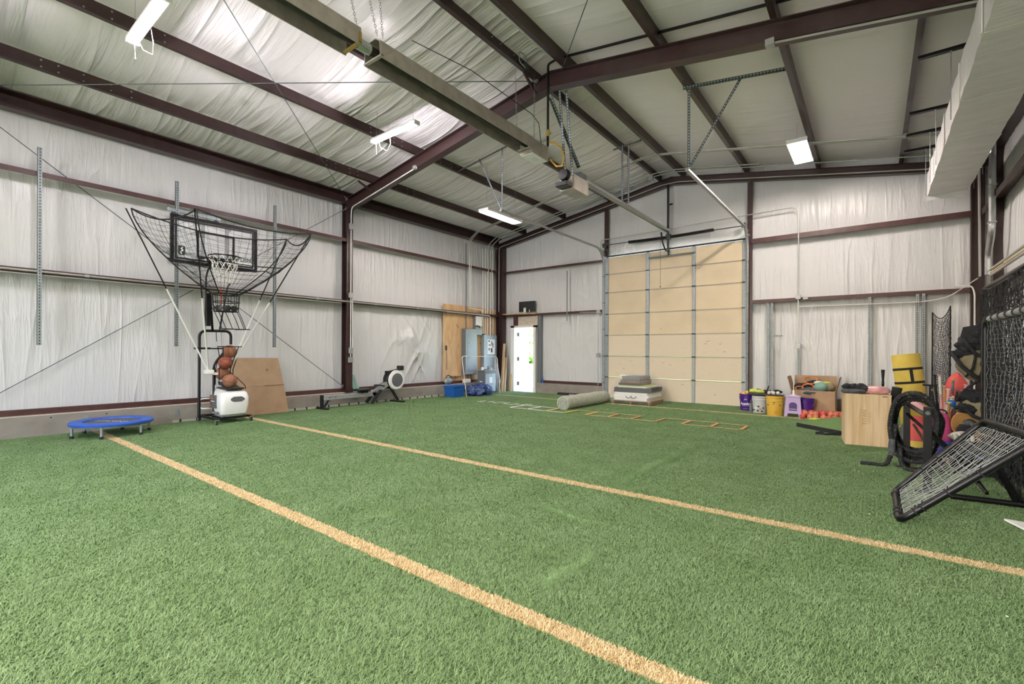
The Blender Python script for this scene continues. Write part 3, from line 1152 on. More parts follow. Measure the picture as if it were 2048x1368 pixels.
child(m.build('centre_post', 'black_metal'), t)

# opener
t = thing('door_opener', 'grey overhead door opener with black motor hanging below the ridge', 'door opener', (-4.1, 7.0, 4.1))
m = MB()
m.cbox(-4.3, -4.02, 6.9, 7.42, 4.05, 4.32, .012)
child(m.build('gear_box', 'heater_tan'), t)
m = MB()
Mx = Matrix.Translation((-4.14, 6.86, 4.28)) @ Matrix.Rotation(math.pi / 2, 4, 'X')
m.lathe([(.02, -.13), (.085, -.12), (.1, -.09), (.1, .09), (.085, .12), (.03, .125)], 18, Mx)
mo = child(m.build('motor', 'black_plastic', smooth=35), t)
m = MB()
m.lathe([(.101, -.06), (.102, -.05), (.102, .02), (.101, .03)], 18, Mx, cap=False)
child(m.build('motor_label', 'paper'), t)
m = MB()
m.box(-4.27, -4.05, 7.18, 7.4, 4.32, 4.43)
child(m.build('control_box', 'galv_dark'), t)
m = MB()
m.cbox(-4.28, -4.05, 6.72, 6.98, 4.08, 4.16, .01)
child(m.build('mounting_plate', 'black_plastic'), t)
m = MB()
m.box(-4.23, -4.17, 7.4, 12.02, 4.40, 4.455)
m.box(-4.26, -4.14, 7.4, 12.02, 4.385, 4.40)
child(m.build('rail', 'alu'), t)
m = MB()
m.tube([(-4.2, 7.4, 4.33), (-4.2, 11.9, 4.375)], .008, 6)
child(m.build('drive_chain', 'galv_dark'), t)
m = MB()
m.tube([(-4.32, 11.85, 4.37), (-4.3, 11.9, 4.1), (-4.26, 12.0, 3.92), (-4.2, 12.06, 3.9)], .018, 6)
m.box(-4.23, -4.19, 12.05, 12.1, 3.78, 4.0)
child(m.build('door_arm', 'black_metal'), t)
m = MB()
m.box(-4.74, -3.56, 12.06, 12.1, 3.78, 3.815)
child(m.build('strut_bar', 'galv_dark'), t)
m = MB()
m.tube([(-4.34, 11.85, 4.36), (-4.34, 11.85, 2.98)], .004, 5)
m.ball((-4.34, 11.85, 2.97), .016, 8, 6)
child(m.build('pull_cord', 'black_rubber'), t)


# ------------------------------------------------------------------ lamps
def area(name, par, loc, sx, sy, power, col, rot=(0, 0, 0)):
    l = bpy.data.lights.new(name, 'AREA')
    l.shape = 'RECTANGLE'
    l.size, l.size_y = sx, sy
    l.energy = power * LAMP
    l.color = col
    o = bpy.data.objects.new(name, l)
    COL.objects.link(o)
    o.parent = par
    o.location = loc
    o.rotation_euler = rot
    return o


def shop_light(label, loc, rz, n, width, power, warm=False, hang=0.42, length=1.15, deep=False):
    t = thing('shop_light', label, 'ceiling light', loc, rz)
    h = length / 2
    m = MB()
    w = width / 2
    if deep:
        m.prism([(-w, -.035), (-w + .04, .03), (w - .04, .03), (w, -.035), (w - .01, -.035), (w - .045, .022), (-w + .045, .022), (-w + .01, -.035)], -h, h, 'X')
    else:
        m.cbox(-h, h, -w, w, 0, .045, .01)
    fixn(m.build('housing', 'white_paint', t))
    mt = 'lamp_tube_warm' if warm else 'lamp_tube'
    for k in range(n):
        y = (-w + .03) + (2 * w - .06) * (k + .5) / n
        m = MB()
        m.tube([(-h + .03, y, -.02), (h - .03, y, -.02)], .019, 8)
        m.build('tube', mt, t, smooth=40)
    for s in (-1, 1):
        m = MB()
        m.box(s * h - .015, s * h + .015, -w, w, -.035, .03)
        m.build('end_cap', 'white_plastic', t)
        m = MB()
        m.tube([(s * h * .85, 0, .04), (s * h * .8, 0, hang)], .002, 5)
        m.build('hanging_wire', 'galv', t)
    return t


HP = math.pi / 2
l1 = shop_light('slim twin tube lamp with pull cord beside the second purlin near the third frame', (-6.48, 1.66, 5.0), 0, 2, .13, 95, hang=.62)
l2 = shop_light('slim twin tube lamp hanging before the middle rafter', (-6.45, 5.06, 5.0), 0, 2, .11, 95, hang=.62)
for l in (l1, l2):
    m = MB()
    m.tube([(-.5, 0, 0), (-.5, .01, -.22)], .0025, 5)
    m.ball((-.5, .01, -.23), .008, 6, 5)
    m.build('pull_cord', 'white_cord', l)
    m = MB()
    m.tube([(-.45, .0, .03), (-.48, .08, -.1), (-.38, .15, -.16), (-.25, .12, -.08), (-.2, .05, .25)], .0035, 6)
    m.build('power_cord', 'white_cord', l, smooth=True)
shop_light('warm twin tube lamp with reflector hanging by the opener track', (-6.82, 8.42, 4.42), HP, 2, .28, 80, True, 1.08, 1.25, True)
shop_light('wide four tube lamp hanging near the wrapped duct', (-1.08, 10.1, 5.02), HP, 4, .32, 85, True, .34, 1.12, True)
shop_light('added slim fill lamp near the unseen end wall on the hoop side', (-6.48, -2.4, 5.0), 0, 2, .13, 95)  # this and the next two lamps are unseen, added to even out brightness
shop_light('added wide fill lamp near the unseen end wall on the net side', (-1.1, -2.6, 5.0), HP, 4, .32, 120, True, .34, 1.12, True)
shop_light('added wide fill lamp out of view on the net side over the open turf', (-1.1, 1.2, 5.05), HP, 4, .32, 120, True, .34, 1.12, True)

# ------------------------------------------------------------------ radiant tube heater
t = thing('tube_heater', 'long grey radiant tube heater hanging under the ridge', 'heater', (-4.5, 3.0, 4.6))
m = MB()
ra = [(-4.35, 4.57), (-4.36, 4.76), (-4.44, 4.81), (-4.56, 4.81), (-4.64, 4.76), (-4.65, 4.57)]
rb = [(x * .985 - .0675, z - .012) for x, z in ra]
for y0, y1 in ((YF + .3, 2.98), (3.22, 6.2)):
    m.prism(ra + [(-4.64, 4.57), (-4.63, 4.755), (-4.555, 4.80), (-4.445, 4.80), (-4.37, 4.755), (-4.36, 4.57)], y0, y1, 'Y')
child(fixn(m.build('reflector', 'heater_tan')), t)
m = MB()
m.tube([(-4.5, YF + .3, 4.68), (-4.5, 6.22, 4.68)], .052, 14)
child(m.build('heating_tube', 'heater_tube', smooth=40), t)
m = MB()
m.tube([(-4.5, 3.02, 4.68), (-4.5, 3.18, 4.68)], .062, 14)
child(m.build('tube_clamp', 'chrome', smooth=40), t)
for y in (-1.5, 2.96, 3.24, 6.15):
    m = MB()
    m.box(-4.66, -4.34, y - .02, y + .02, 4.585, 4.60)
    m.box(-4.35, -4.34, y - .015, y + .015, 4.58, 4.7)
    child(m.build('cross_bracket', 'brass' if y == 2.96 else 'heater_tan'), t)
m = MB()
m.cbox(-4.64, -4.38, 6.2, 6.68, 4.53, 4.77, .008)
bx = child(m.build('burner_box', 'heater_tan'), t)
m = MB()
m.box(-4.63, -4.39, 6.22, 6.66, 4.522, 4.53)
bb = child(m.build('lit_underside', 'white_paint'), t)  # white sheet paints in the light caught by the box's bottom face
m = MB()
m.box(-4.55, -4.47, 6.38, 6.52, 4.518, 4.5225)
child(m.build('rating_label', 'paper'), t)


def chain(m, p, q, step=.03, r=.0045):
    P, Q = Vector(p), Vector(q)
    n = max(2, int((Q - P).length / step))
    d = (Q - P).normalized()
    a = d.orthogonal().normalized()
    b = d.cross(a)
    for i in range(n):
        c = P + (Q - P) * ((i + .5) / n)
        e = a if i % 2 else b
        h = (Q - P).length / n * .62
        pts = [c + d * h, c + d * h * .5 + e * .01, c - d * h * .5 + e * .01, c - d * h, c - d * h * .5 - e * .01, c + d * h * .5 - e * .01]
        m.tube(pts, r * .7, 4, closed=True)


for p, q in (((-4.36, 3.26, 4.8), (-4.42, 3.2, 5.82)), ((-4.4, 2.95, 4.8), (-4.5, 2.75, 5.8)), ((-4.38, 3.2, 4.8), (-4.43, 3.1, 5.3)), ((-4.42, 6.3, 4.77), (-4.42, 6.3, 5.83)), ((-4.62, 6.1, 4.77), (-4.55, 5.95, 5.8)), ((-4.5, -1.5, 4.8), (-4.46, -1.5, 5.8))):
    m = MB()
    chain(m, p, q)
    child(m.build('chain', 'galv'), t)
m = MB()
m.tube([(-4.42, 6.5, 4.78), (-4.43, 6.45, 5.1), (-4.46, 6.3, 5.2), (-4.8, 5.2, 5.52), (-5.1, 4.3, 5.62)], .006, 6)
child(m.build('power_cord', 'black_rubber', smooth=True), t)

# gas pipe and hose
t = thing('gas_pipe', 'black gas pipe on the middle rafter with yellow hose to the heater', 'pipe', (-4.14, 6.3, 4.6))
m = MB()
m.tube(fillet([(-4.14, 6.28, 4.58), (-4.14, 6.28, 5.9), (-3.95, 6.28, 5.92), (1.2, 6.28, 5.1)], .05), .02, 8)
child(m.build('pipe', 'black_metal', smooth=40), t)
m = MB()
m.tube([(-4.14, 6.28, 4.74), (-4.14, 6.28, 4.84)], .03, 8)
m.box(-4.16, -4.09, 6.27, 6.3, 4.77, 4.8)
child(m.build('valve', 'brass'), t)
m = MB()
m.tube([(-4.14, 6.3, 4.66), (-4.08, 6.38, 4.66), (-4.02, 6.5, 4.6), (-4.02, 6.58, 4.48), (-4.1, 6.66, 4.38), (-4.24, 6.7, 4.42), (-4.36, 6.69, 4.56)], .016, 8)
child(m.build('flexible_hose', 'gas_hose', smooth=True), t)

# ------------------------------------------------------------------ wrapped air duct
t = thing('air_duct', 'large rectangular air duct in white foil wrap under the eave', 'air duct', (1.0, 8.0, 4.15))
y0, y1 = YF + .2, 11.25
_yy = np.linspace(y0, y1, 130)
m = MB()
vs = []
for y in _yy:
    b = .005 * math.sin(y * 7) + .003 * math.sin(y * 17 + 1)
    vs += [(.76 + b, y, 4.13 + b * .5), (1.29 - b, y, 4.13 - b * .4), (1.29 - b, y, 4.55), (.76 + b * 1.4, y, 4.55)]
fs = []
for i in range(len(_yy) - 1):
    for k in range(4):
        a, b2 = i * 4 + k, i * 4 + (k + 1) % 4
        fs.append((a, b2, b2 + 4, a + 4))
fs += [(0, 3, 2, 1), tuple((len(_yy) - 1) * 4 + k for k in range(4))]
m.add(vs, fs)
child(fixn(m.build('foil_wrap', 'duct_wrap')), t)
for y in (9.95, 8.6, 7.2, 5.8, 4.4):
    m = MB()
    m.box(.755, 1.296, y, y + .05, 4.121, 4.125)
    m.box(.745, .751, y, y + .05, 4.13, 4.55)
    child(m.build('wrap_seam', 'white_paint'), t)
m = MB()
m.slab([(.74, 11.25, 4.05), (1.22, 11.3, 4.03), (1.28, 11.24, 4.14), (.76, 11.24, 4.14)], (0, .02, .004))
child(m.build('loose_flap', 'duct_wrap'), t)
for y in (11.0, 10.2, 9.3, 7.6):
    m = MB()
    m.box(.42, 1.62, y - .03, y + .03, 4.90, 4.93)
    m.box(.42, 1.62, y + .024, y + .03, 4.90, 4.96)
    child(m.build('support_bar', 'black_metal'), t)
    for x in (.72, 1.33):
        m = MB()
        m.tube([(x, y, 4.08), (x, y, 4.92)], .005, 5)
        m.ball((x, y, 4.89), .014, 8, 6)
        child(m.build('hanger_rod', 'galv'), t)


# ------------------------------------------------------------------ conduits and pipes
def pipe(name, label, pts, r, mat='conduit', rad=.1, cat='pipe', clamps=(), n=8):
    t = thing(name, label, cat, pts[0])
    m = MB()
    m.tube(fillet(pts, rad), r, n)
    child(m.build('tube_run', mat, smooth=40), t)
    for c in clamps:
        m = MB()
        m.cbox(c[0] - c[3], c[0] + c[3], c[1] - c[4], c[1] + c[4], c[2] - c[5], c[2] + c[5], .004)
        child(m.build('junction_box' if c[5] > .03 else 'clamp', 'alu'), t)
    return t


pipe('conduit', 'grey conduit running along the mid girt of the hoop wall', [(-9.79, YF + .1, 2.452), (-9.79, 6.3, 2.452), (-9.79, 11.3, 2.45)], .016,
     clamps=[(-9.79, y, 2.452, .02, .03, .022) for y in (-3, .2, 1.75, 4.0, 5.6, 7.15, 8.5)])
pipe('conduit', 'second thin conduit under the mid girt of the hoop wall', [(-9.8, -2, 2.40), (-9.8, 6.2, 2.405)], .009)
pipe('conduit', 'conduit from the mid girt down to the panel with white sticker', [(-9.8, 9.6, 2.44), (-9.8, 11.55, 2.44), (-9.84, 11.6, 1.82)], .014, 'white_plastic')
for k, dy in enumerate((0, .07)):
    pipe('conduit', ('upper' if k else 'lower') + ' of two conduits crossing under the purlins in the last bay', [(-9.8, 10.55 + dy, 2.6), (-9.8, 10.55 + dy, 4.72), (-9.45, 10.5 + dy, 4.9), (RX - .15, 10.42 + dy, 5.79), (RX + .25, 10.42 + dy, 5.79), (1.35, 10.5 + dy, 4.86)], .015,
         clamps=[(x, 10.47 + dy, float(zr(np.float64(x))) - .02, .03, .02, .02) for x in (-2.38, -.96, .42)])
for k, (y, off) in enumerate(((11.62, .03), (11.45, .03), (11.98, .17))):
    e = float(zr(np.float64(-9.5))) - off
    pipe('conduit', ('first', 'second', 'third')[k] + ' conduit following the end rafter over the overhead door', [(-9.8, y, 2.6), (-9.8, y, 4.72), (-9.5, y, e), (RX - .2, y, float(zr(np.float64(RX - .2))) - off), (RX + .2, y, float(zr(np.float64(RX + .2))) - off), (1.4 if k != 1 else -2.0, y, float(zr(np.float64(1.4 if k != 1 else -2.0))) - off)], .012,
         clamps=([(-4.5, 11.62, 5.73, .06, .05, .05)] if k == 0 else []))
pipe('conduit', 'conduit under the middle rafter down the column to a switch', [(-7.35, 6.33, 5.02), (-9.6, 6.33, 4.63), (-9.76, 6.42, 4.5), (-9.76, 6.42, 1.05)], .012, 'white_plastic', .12,
     clamps=[(-9.755, 6.42, 4.22, .03, .05, .07), (-9.755, 6.42, 2.6, .03, .055, .06), (-9.755, 6.42, 1.3, .03, .045, .07), (-9.755, 6.42, 1.08, .03, .055, .06), (-7.4, 6.33, 5.03, .04, .03, .035)])
pipe('conduit', 'second conduit down the steel column to the lower box', [(-9.765, 6.47, 2.6), (-9.765, 6.47, 1.3)], .009, 'white_plastic')
pipe('conduit', 'conduit over the overhead door and down beside the cardboard box', [(-6.12, 12.02, 4.1), (-6.12, 12.02, 4.45), (-5.6, 12.02, 4.45), (-1.4, 12.02, 4.52), (-1.315, 12.02, 4.4), (-1.315, 12.02, 1.48)], .014, clamps=[(-1.315, 12.02, 2.52, .05, .03, .05), (-1.315, 12.02, 1.44, .05, .03, .05), (-1.18, 12.03, 2.49, .05, .02, .03)])
pipe('cable', 'thin white cable slung under the lower girt', [(-1.31, 12.03, 2.31), (0.2, 12.03, 2.295), (.75, 12.03, 2.29), (1.1, 11.95, 2.34), (1.45, 11.5, 2.62)], .008, 'white_cord', .2, 'cable')
pipe('conduit', 'conduit on the corner column beside the bags', [(1.2, 12.05, 2.55), (1.44, 12.05, 2.55), (1.475, 12.05, 2.4), (1.475, 12.05, .5)], .014, 'white_plastic', .08)
pipe('conduit', 'conduit with box beside the overhead door track and carpet roll', [(-6.2, 12.05, .34), (-6.2, 12.05, 2.42), (-6.8, 12.05, 2.44)], .012, clamps=[(-6.2, 12.05, 1.2, .05, .03, .06), (-6.2, 12.05, 2.44, .05, .03, .05)], rad=.02)
pipe('vent_pipe', 'silver vent pipe in front of the corner by the duct', [(1.5, 10.65, 4.85), (1.5, 10.65, 3.25), (1.5, 10.95, 2.95), (1.5, 10.95, 2.6)], .045, 'chrome', .12, clamps=[(1.5, 10.65, 4.0, .05, .05, .012), (1.5, 10.65, 3.4, .05, .05, .012)])
pipe('conduit', 'thin conduit in the corner behind the vent pipe', [(1.52, 12.02, 4.85), (1.54, 12.02, 2.7)], .02)
for k, (x, z) in enumerate(((1.5, 2.66), (1.5, 2.6), (1.47, 2.54))):
    pipe('conduit', ('top', 'middle', 'bottom')[k] + ' of three pale pipes above the big net', [(x, YF + .5, z), (x, 10.78 - .12 * k, z)], .02, 'wood_pale' if k == 1 else 'conduit')
pipe('conduit', 'conduit with round box under the net side of the middle rafter', [(-.95, 6.37, 5.02), (1.2, 6.37, 4.66)], .013, clamps=[(-1.0, 6.37, 5.03, .05, .05, .04)])

# rod bracing
for k, (p, q, lab) in enumerate((((-9.97, .4, 4.81), (-9.93, 6.32, .46), 'wall brace rod falling towards the steel column base'), ((-9.97, .4, .35), (-9.93, 6.38, 4.66), 'wall brace rod rising to the steel column top'),
                                 ((-9.77, .42, 4.84), (-4.4, 6.33, 5.74), 'roof brace rod rising to the ridge at the middle rafter'), ((-4.4, .42, 5.74), (-9.77, 6.3, 4.84), 'roof brace rod falling to the steel column top'),
                                 ((-3.9, 6.3, 5.72), (1.4, .4, 4.85), 'roof brace rod on the net side'))):
    t = thing('brace_rod', 'thin steel ' + lab, 'brace', p)
    m = MB()
    m.tube([p, q], .0065, 6)
    child(m.build('rod', 'galv_dark'), t)
    m = MB()
    d = (Vector(q) - Vector(p)).normalized()
    m.tube([Vector(q) - d * .16, Vector(q)], .011, 6)
    m.tube([Vector(q) + Vector((.03 * math.cos(a), .03 * math.sin(a) * .3, .03 * math.sin(a))) for a in np.linspace(0, 2 * math.pi, 9)[:-1]], .007, 5, closed=True)
    child(m.build('turnbuckle', 'galv'), t)

# punched struts on the walls
for i, y in enumerate((1.19, 2.92, 4.64)):
    hanger('wall_strut', ('galvanised punched strut on the hoop wall above the trampoline', 'galvanised punched strut on the hoop wall behind the net', 'galvanised punched strut on the hoop wall beside the cardboard')[i],
           [((-9.775, y, 1.36), (-9.775, y, 4.29))], 'strut', 'galv', 'hole_dark', (0, 1, 0), .05)
for x, z0, z1, lab in ((-1.92, .35, 2.42, 'galvanised punched strut behind the grey bucket, first of the pair'), (-1.84, .35, 2.42, 'galvanised punched strut behind the grey bucket, second of the pair'), (-1.315, .35, 1.38, 'short punched strut under the wall box beside the cardboard'),
                       (-.07, .4, 2.44, 'galvanised punched strut above the plywood box'), (.67, .4, 2.45, 'galvanised punched strut above the yellow mat, first of the pair'), (.76, .4, 2.45, 'galvanised punched strut above the yellow mat, second of the pair')):
    hanger('wall_strut', lab, [((x - .02, 12.06, z0), (x - .02, 12.06, z1))], 'strut', 'galv', 'hole_dark', (1, 0, 0), .05)
hanger('wall_strut', 'short punched angle hanging beside the dark screen', [((-7.22, 12.0, 2.2), (-7.22, 12.0, 3.7))], 'strut', 'galv', 'hole_dark', (1, 0, 0), .035)
hanger('wall_strut', 'small punched angle sticking out of the paired struts', [((-1.86, 12.02, 1.66), (-1.62, 12.02, 1.66))], 'strut', 'galv_dark', 'hole_light', (0, 0, 1), .03)
# plug box on the ridge purlin
t = thing('plug_box', 'grey plug box with looped cord on the ridge purlin', 'plug box', (-4.4, 6.15, 5.72))
m = MB()
m.cbox(-4.44, -4.4, 6.0, 6.12, 5.78, 5.9, .006)
child(m.build('box', 'galv_dark'), t)
m = MB()
m.tube(fillet([(-4.38, 6.05, 5.9), (-4.37, 5.95, 5.98), (-4.37, 5.8, 5.95), (-4.37, 5.82, 5.8), (-4.38, 6.0, 5.79)], .06), .007, 6)
child(m.build('cord', 'grey_cord', smooth=True), t)

# ------------------------------------------------------------------ walk door, frame, outside
door2 = thing('door_2', 'white steel walk door standing open to the outside', 'door', (-8.87, 12.2, 0))
struct(door2)
m = MB()
for a, b, z0, z1 in ((-9.36, -9.22, 0, 2.12), (-8.47, -8.38, 0, 2.12), (-9.36, -8.38, 2.06, 2.12)):
    m.box(a, b, 12.06, 12.32, z0, z1)
child(m.build('frame', 'white_paint'), door2)
hx, hy = -9.2, 12.3
ex, ey = -9.42, 13.16
d = Vector((ex - hx, ey - hy, 0))
nrm = Vector((-d.y, d.x, 0)).normalized() * .045
m = MB()
m.slab([(hx, hy, .02), (ex, ey, .02), (ex, ey, 2.05), (hx, hy, 2.05)], nrm)
child(fixn(m.build('leaf', 'white_paint')), door2)
for z in (.25, 1.05, 1.85):
    m = MB()
    m.box(-9.225, -9.205, 12.22, 12.32, z - .06, z + .06)
    m.tube([(-9.205, 12.3, z - .06), (-9.205, 12.3, z + .06)], .012, 6)
    child(m.build('hinge', 'black_metal'), door2)
m = MB()
m.box(-9.22, -8.47, 12.05, 12.35, -.02, .012)
child(m.build('threshold', 'concrete_light'), door2)
m = MB()
m.tube([(ex + .04, ey - .08, 1.0), (ex + .12, ey - .1, 1.0)], .02, 8)
child(m.build('knob', 'chrome'), door2)
# studs and header round the walk door
for a, b, z0, z1, lab, mt in ((-9.25, -9.12, 2.12, 2.42, 'short brown stud over the open walk door', 'steel_brown_girt'), (-8.3, -8.2, .32, 2.42, 'grey brown steel jamb post beside the open walk door', 'box_grey_dark')):
    m = MB()
    m.box(a, b, 12.08, 12.2, z0, z1)
    m.box(a, a + .02, 12.06, 12.08, z0, z1)
    tag(m.build('door_stud', mt), lab, 'post')
m = MB()
m.box(-9.12, -8.3, 12.14, 12.2, 2.12, 2.42)
struct(m.build('trim_5', 'concrete_light'), 'pale header panel above the walk door')
m = MB()
m.add([(-9.64, 11.98, 2.49), (-8.4, 12.0, 2.47), (-8.3, 12.06, 2.49), (-9.64, 12.06, 2.5), (-9.64, 11.98, 2.52), (-8.4, 12.0, 2.50), (-8.3, 12.06, 2.51), (-9.64, 12.06, 2.53)],
      [(3, 2, 1, 0), (4, 5, 6, 7), (0, 1, 5, 4), (1, 2, 6, 5), (2, 3, 7, 6), (3, 0, 4, 7)])
tag(m.build('wood_strip', 'wood_pale'), 'pale wood strip lying on the girt over the walk door', 'board')
t = thing('dark_screen', 'dark rectangular screen standing on the girt over the walk door', 'screen', (-8.72, 12.05, 2.56))
m = MB()
m.cbox(-9.02, -8.41, 12.04, 12.1, 2.56, 2.885, .006)
child(m.build('panel', 'tv_dark'), t)
m = MB()
m.box(-8.81, -8.73, 12.01, 12.04, 2.53, 2.68)
m.box(-8.6, -8.59, 12.01, 12.04, 2.53, 2.62)
child(m.build('bracket', 'white_plastic'), t)
m = MB()
m.lathe([(.012, 0), (.012, .004)], 8, Matrix.Translation((-8.77, 12.008, 2.65)) @ Matrix.Rotation(HP, 4, 'X'))
child(m.build('bracket_hole', 'ink'), t)
m = MB()
m.lathe([(.03, 0), (.03, .1), (.012, .13), (.012, .19)], 10, c=(-8.13, 12.1, .321))
tag(m.build('spray_bottle', 'blue_plastic', smooth=40), 'small blue bottle standing on the curb beside the walk door', 'bottle')
m = MB()
m.box(-60, 40, 12.3, 17.5, -.14, -.02)
struct(m.build('ground', 'gravel'), 'pale gravel strip outside the walk door')
m = MB()
m.box(-60, 40, -60, YF, -.14, -.02)
struct(m.build('ground_2', 'concrete_light'), 'pale concrete yard outside the added bay opening')  # unseen ground that goes with the added daylight opening
m = MB()
m.box(-90, 60, 17.5, 90, -.14, -.03)
struct(m.build('lawn', 'grass_out'), 'sunlit lawn outside the walk door')
for i, (x, y, hgt, r) in enumerate(((-17.2, 27, 5.5, 2.4), (-21, 36, 7, 3.2))):
    t = thing('garden_tree', ('leafy tree seen through the open walk door', 'taller tree behind the leafy one outside the walk door')[i], 'tree', (x, y, -.03))
    m = MB()
    m.tube([(0, 0, 0), (.1, 0, hgt * .4), (.05, .1, hgt * .75)], [.16, .12, .06], 8)
    m.build('trunk', 'bark', t)
    m = MB()
    rg = random.Random(i)
    for k in range(1500):
        u = Vector((rg.gauss(0, 1), rg.gauss(0, 1), rg.gauss(0, 1))).normalized() * r * rg.random() ** .45
        c = Vector((u.x, u.y, hgt * .62 + u.z * 1.05))
        a = Vector((rg.gauss(0, 1), rg.gauss(0, 1), rg.gauss(0, 1))).normalized() * .14
        b = a.orthogonal().normalized() * .08
        m.add([c - a, c + b, c + a, c - b], [(0, 1, 2, 3)])
    m.build('foliage', 'leaf', t)['kind'] = 'stuff'
t = thing('garden_hedge', 'dark hedge at the far edge of the lawn', 'hedge', (-25, 42, -.03))
m = MB()
for k in range(26):
    m.ball((-14 + k * 1.1, random.uniform(-.5, .5), 1.0), 1.1, 10, 7, (1, 1, 1.1), .12, k)
m.build('hedge_foliage', 'leaf', t)['kind'] = 'stuff'


# ------------------------------------------------------------------ mini trampoline
t = thing('mini_trampoline', 'small round trampoline with blue pad on six legs by the curb', 'trampoline', (-9.19, 1.94, 0))
m = MB()
m.lathe([(.345, .205), (.352, .222), (.42, .235), (.485, .23), (.505, .212), (.5, .185), (.47, .18), (.35, .195), (.345, .205)], 48, cap=False)
fixn(m.build('blue_pad', 'blue_pad', t, smooth=50))
m = MB()
m.lathe([(.001, .2), (.355, .204), (.355, .2), (.001, .196)], 40, cap=False)
fixn(m.build('jumping_mat', 'mat_grey', t))
m = MB()
m.tube([(.47 * math.cos(a), .47 * math.sin(a), .175) for a in np.linspace(0, 2 * math.pi, 41)[:-1]], .014, 6, closed=True)
m.build('steel_ring', 'galv', t)
for k in range(6):
    a = math.radians(-87 + 60 * k)
    m = MB()
    m.tube([(.465 * math.cos(a), .465 * math.sin(a), .18), (.465 * math.cos(a), .465 * math.sin(a), .03)], .017, 10)
    lg = m.build('leg', 'galv', t, smooth=40)
    m = MB()
    m.tube([(.465 * math.cos(a), .465 * math.sin(a), .045), (.465 * math.cos(a), .465 * math.sin(a), 0)], .023, 10)
    m.build('rubber_foot', 'black_rubber', lg, smooth=40)
text_part('mat_print', 'STAMINA', .12, 'paper', t, frame_M((-.02, 0, .2055), (math.cos(.6), math.sin(.6), 0), (-math.sin(.6), math.cos(.6), 0)))

# ------------------------------------------------------------------ basketball hoop
BX, BY0, BY1, BZ0, BZ1 = -8.83, 2.565, 3.885, 2.70, 3.47
hoop = thing('basketball_hoop', 'clear basketball backboard with black frame and rim on wall arms', 'basketball hoop', (BX, 3.22, 2.7))
m = MB()
m.box(BX - .008, BX, BY0 + .03, BY1 - .03, BZ0 + .03, BZ1 - .03)
child(m.build('clear_board', 'backboard'), hoop)


def rect_frame(x, y0, y1, z0, z1, w, d):
    m = MB()
    m.box(x, x + d, y0, y1, z1 - w, z1)
    m.box(x, x + d, y0, y1, z0, z0 + w)
    m.box(x, x + d, y0, y0 + w, z0 + w, z1 - w)
    m.box(x, x + d, y1 - w, y1, z0 + w, z1 - w)
    return m


child(rect_frame(BX - .03, BY0, BY1, BZ0, BZ1, .05, .045).build('outer_frame', 'black_metal', bevel=.004), hoop)
child(rect_frame(BX + .001, BY0 + .06, BY1 - .06, BZ0 + .06, BZ1 - .06, .03, .004).build('border_stripe', 'black_plastic'), hoop)
child(rect_frame(BX + .001, 2.93, 3.51, BZ0 + .12, BZ0 + .57, .035, .005).build('target_square', 'black_plastic'), hoop)
for y in (3.03, 3.4):
    m = MB()
    m.box(BX - .045, BX - .012, y - .025, y + .025, BZ0 + .02, BZ1 - .02)
    child(m.build('back_bar', 'black_metal'), hoop)
for y in (3.0, 3.44):
    for z in (BZ0 + .1, BZ1 - .1):
        m = MB()
        m.tube([(BX - .03, y, z), (-9.8, y + (.12 if y > 3.2 else -.12), z + .35 if z > 3 else z + .3)], .025, 6)
        child(m.build('wall_arm', 'galv_dark'), hoop)
m = MB()
m.box(-9.83, -9.79, 2.8, 3.65, 3.0, 3.06)
child(m.build('wall_bar', 'galv'), hoop)
m = MB()
m.box(-9.83, -9.79, 2.8, 3.65, 3.74, 3.8)
child(m.build('wall_bar', 'galv'), hoop)
RC = Vector((-8.45, 3.21, 2.83))
m = MB()
m.tube([(RC.x + .229 * math.cos(a), RC.y + .229 * math.sin(a), RC.z) for a in np.linspace(0, 2 * math.pi, 33)[:-1]], .010, 8, closed=True)
m.tube([(BX, 3.13, 2.76), (RC.x - .2, 3.12, 2.825)], .01, 6)
m.tube([(BX, 3.29, 2.76), (RC.x - .2, 3.30, 2.825)], .01, 6)
m.box(BX, BX + .03, 3.1, 3.32, 2.72, 2.86)
child(m.build('rim', 'black_metal', smooth=40), hoop)
m = MB()
NN = 12
for s in (1, -1):
    for k in range(NN):
        pts = []
        for i in range(13):
            f = i / 12
            a = 2 * math.pi * (k + s * f * 2.2) / NN
            r = .225 - .115 * f ** .8 + .012 * math.sin(f * 19)
            pts.append((RC.x + r * math.cos(a), RC.y + r * math.sin(a), RC.z - .005 - .42 * f))
        m.tube(pts, .0045, 4)
child(m.build('rim_net', 'white_cord'), hoop)['kind'] = 'stuff'
text_part('maker_lettering', 'SPALDING', .105, 'ink', hoop, Matrix.Translation(-hoop.location) @ frame_M((BX + .007, 3.62, BZ0 + .19), (0, 1, 0), (0, 0, 1)))
m = MB()
m.box(BX + .001, BX + .004, 3.4, 3.84, BZ0 + .06, BZ0 + .14)
child(m.build('chipped_patch', 'white_plastic'), hoop)
m = MB()
ep = [(2.685, 2.83), (2.755, 2.83), (2.77, 2.85), (2.77, 2.96), (2.755, 2.98), (2.685, 2.98), (2.67, 2.96), (2.67, 2.85)]
m.prism(ep, BX + .001, BX + .005, 'X')
child(m.build('emblem', 'ink'), hoop)
m = MB()
m.tube([(BX + .006, 2.735, 2.96), (BX + .006, 2.715, 2.93), (BX + .006, 2.735, 2.905), (BX + .006, 2.705, 2.875), (BX + .006, 2.72, 2.845)], [.008, .012, .014, .010, .006], 6)
child(m.build('emblem_figure', 'paper'), hoop)

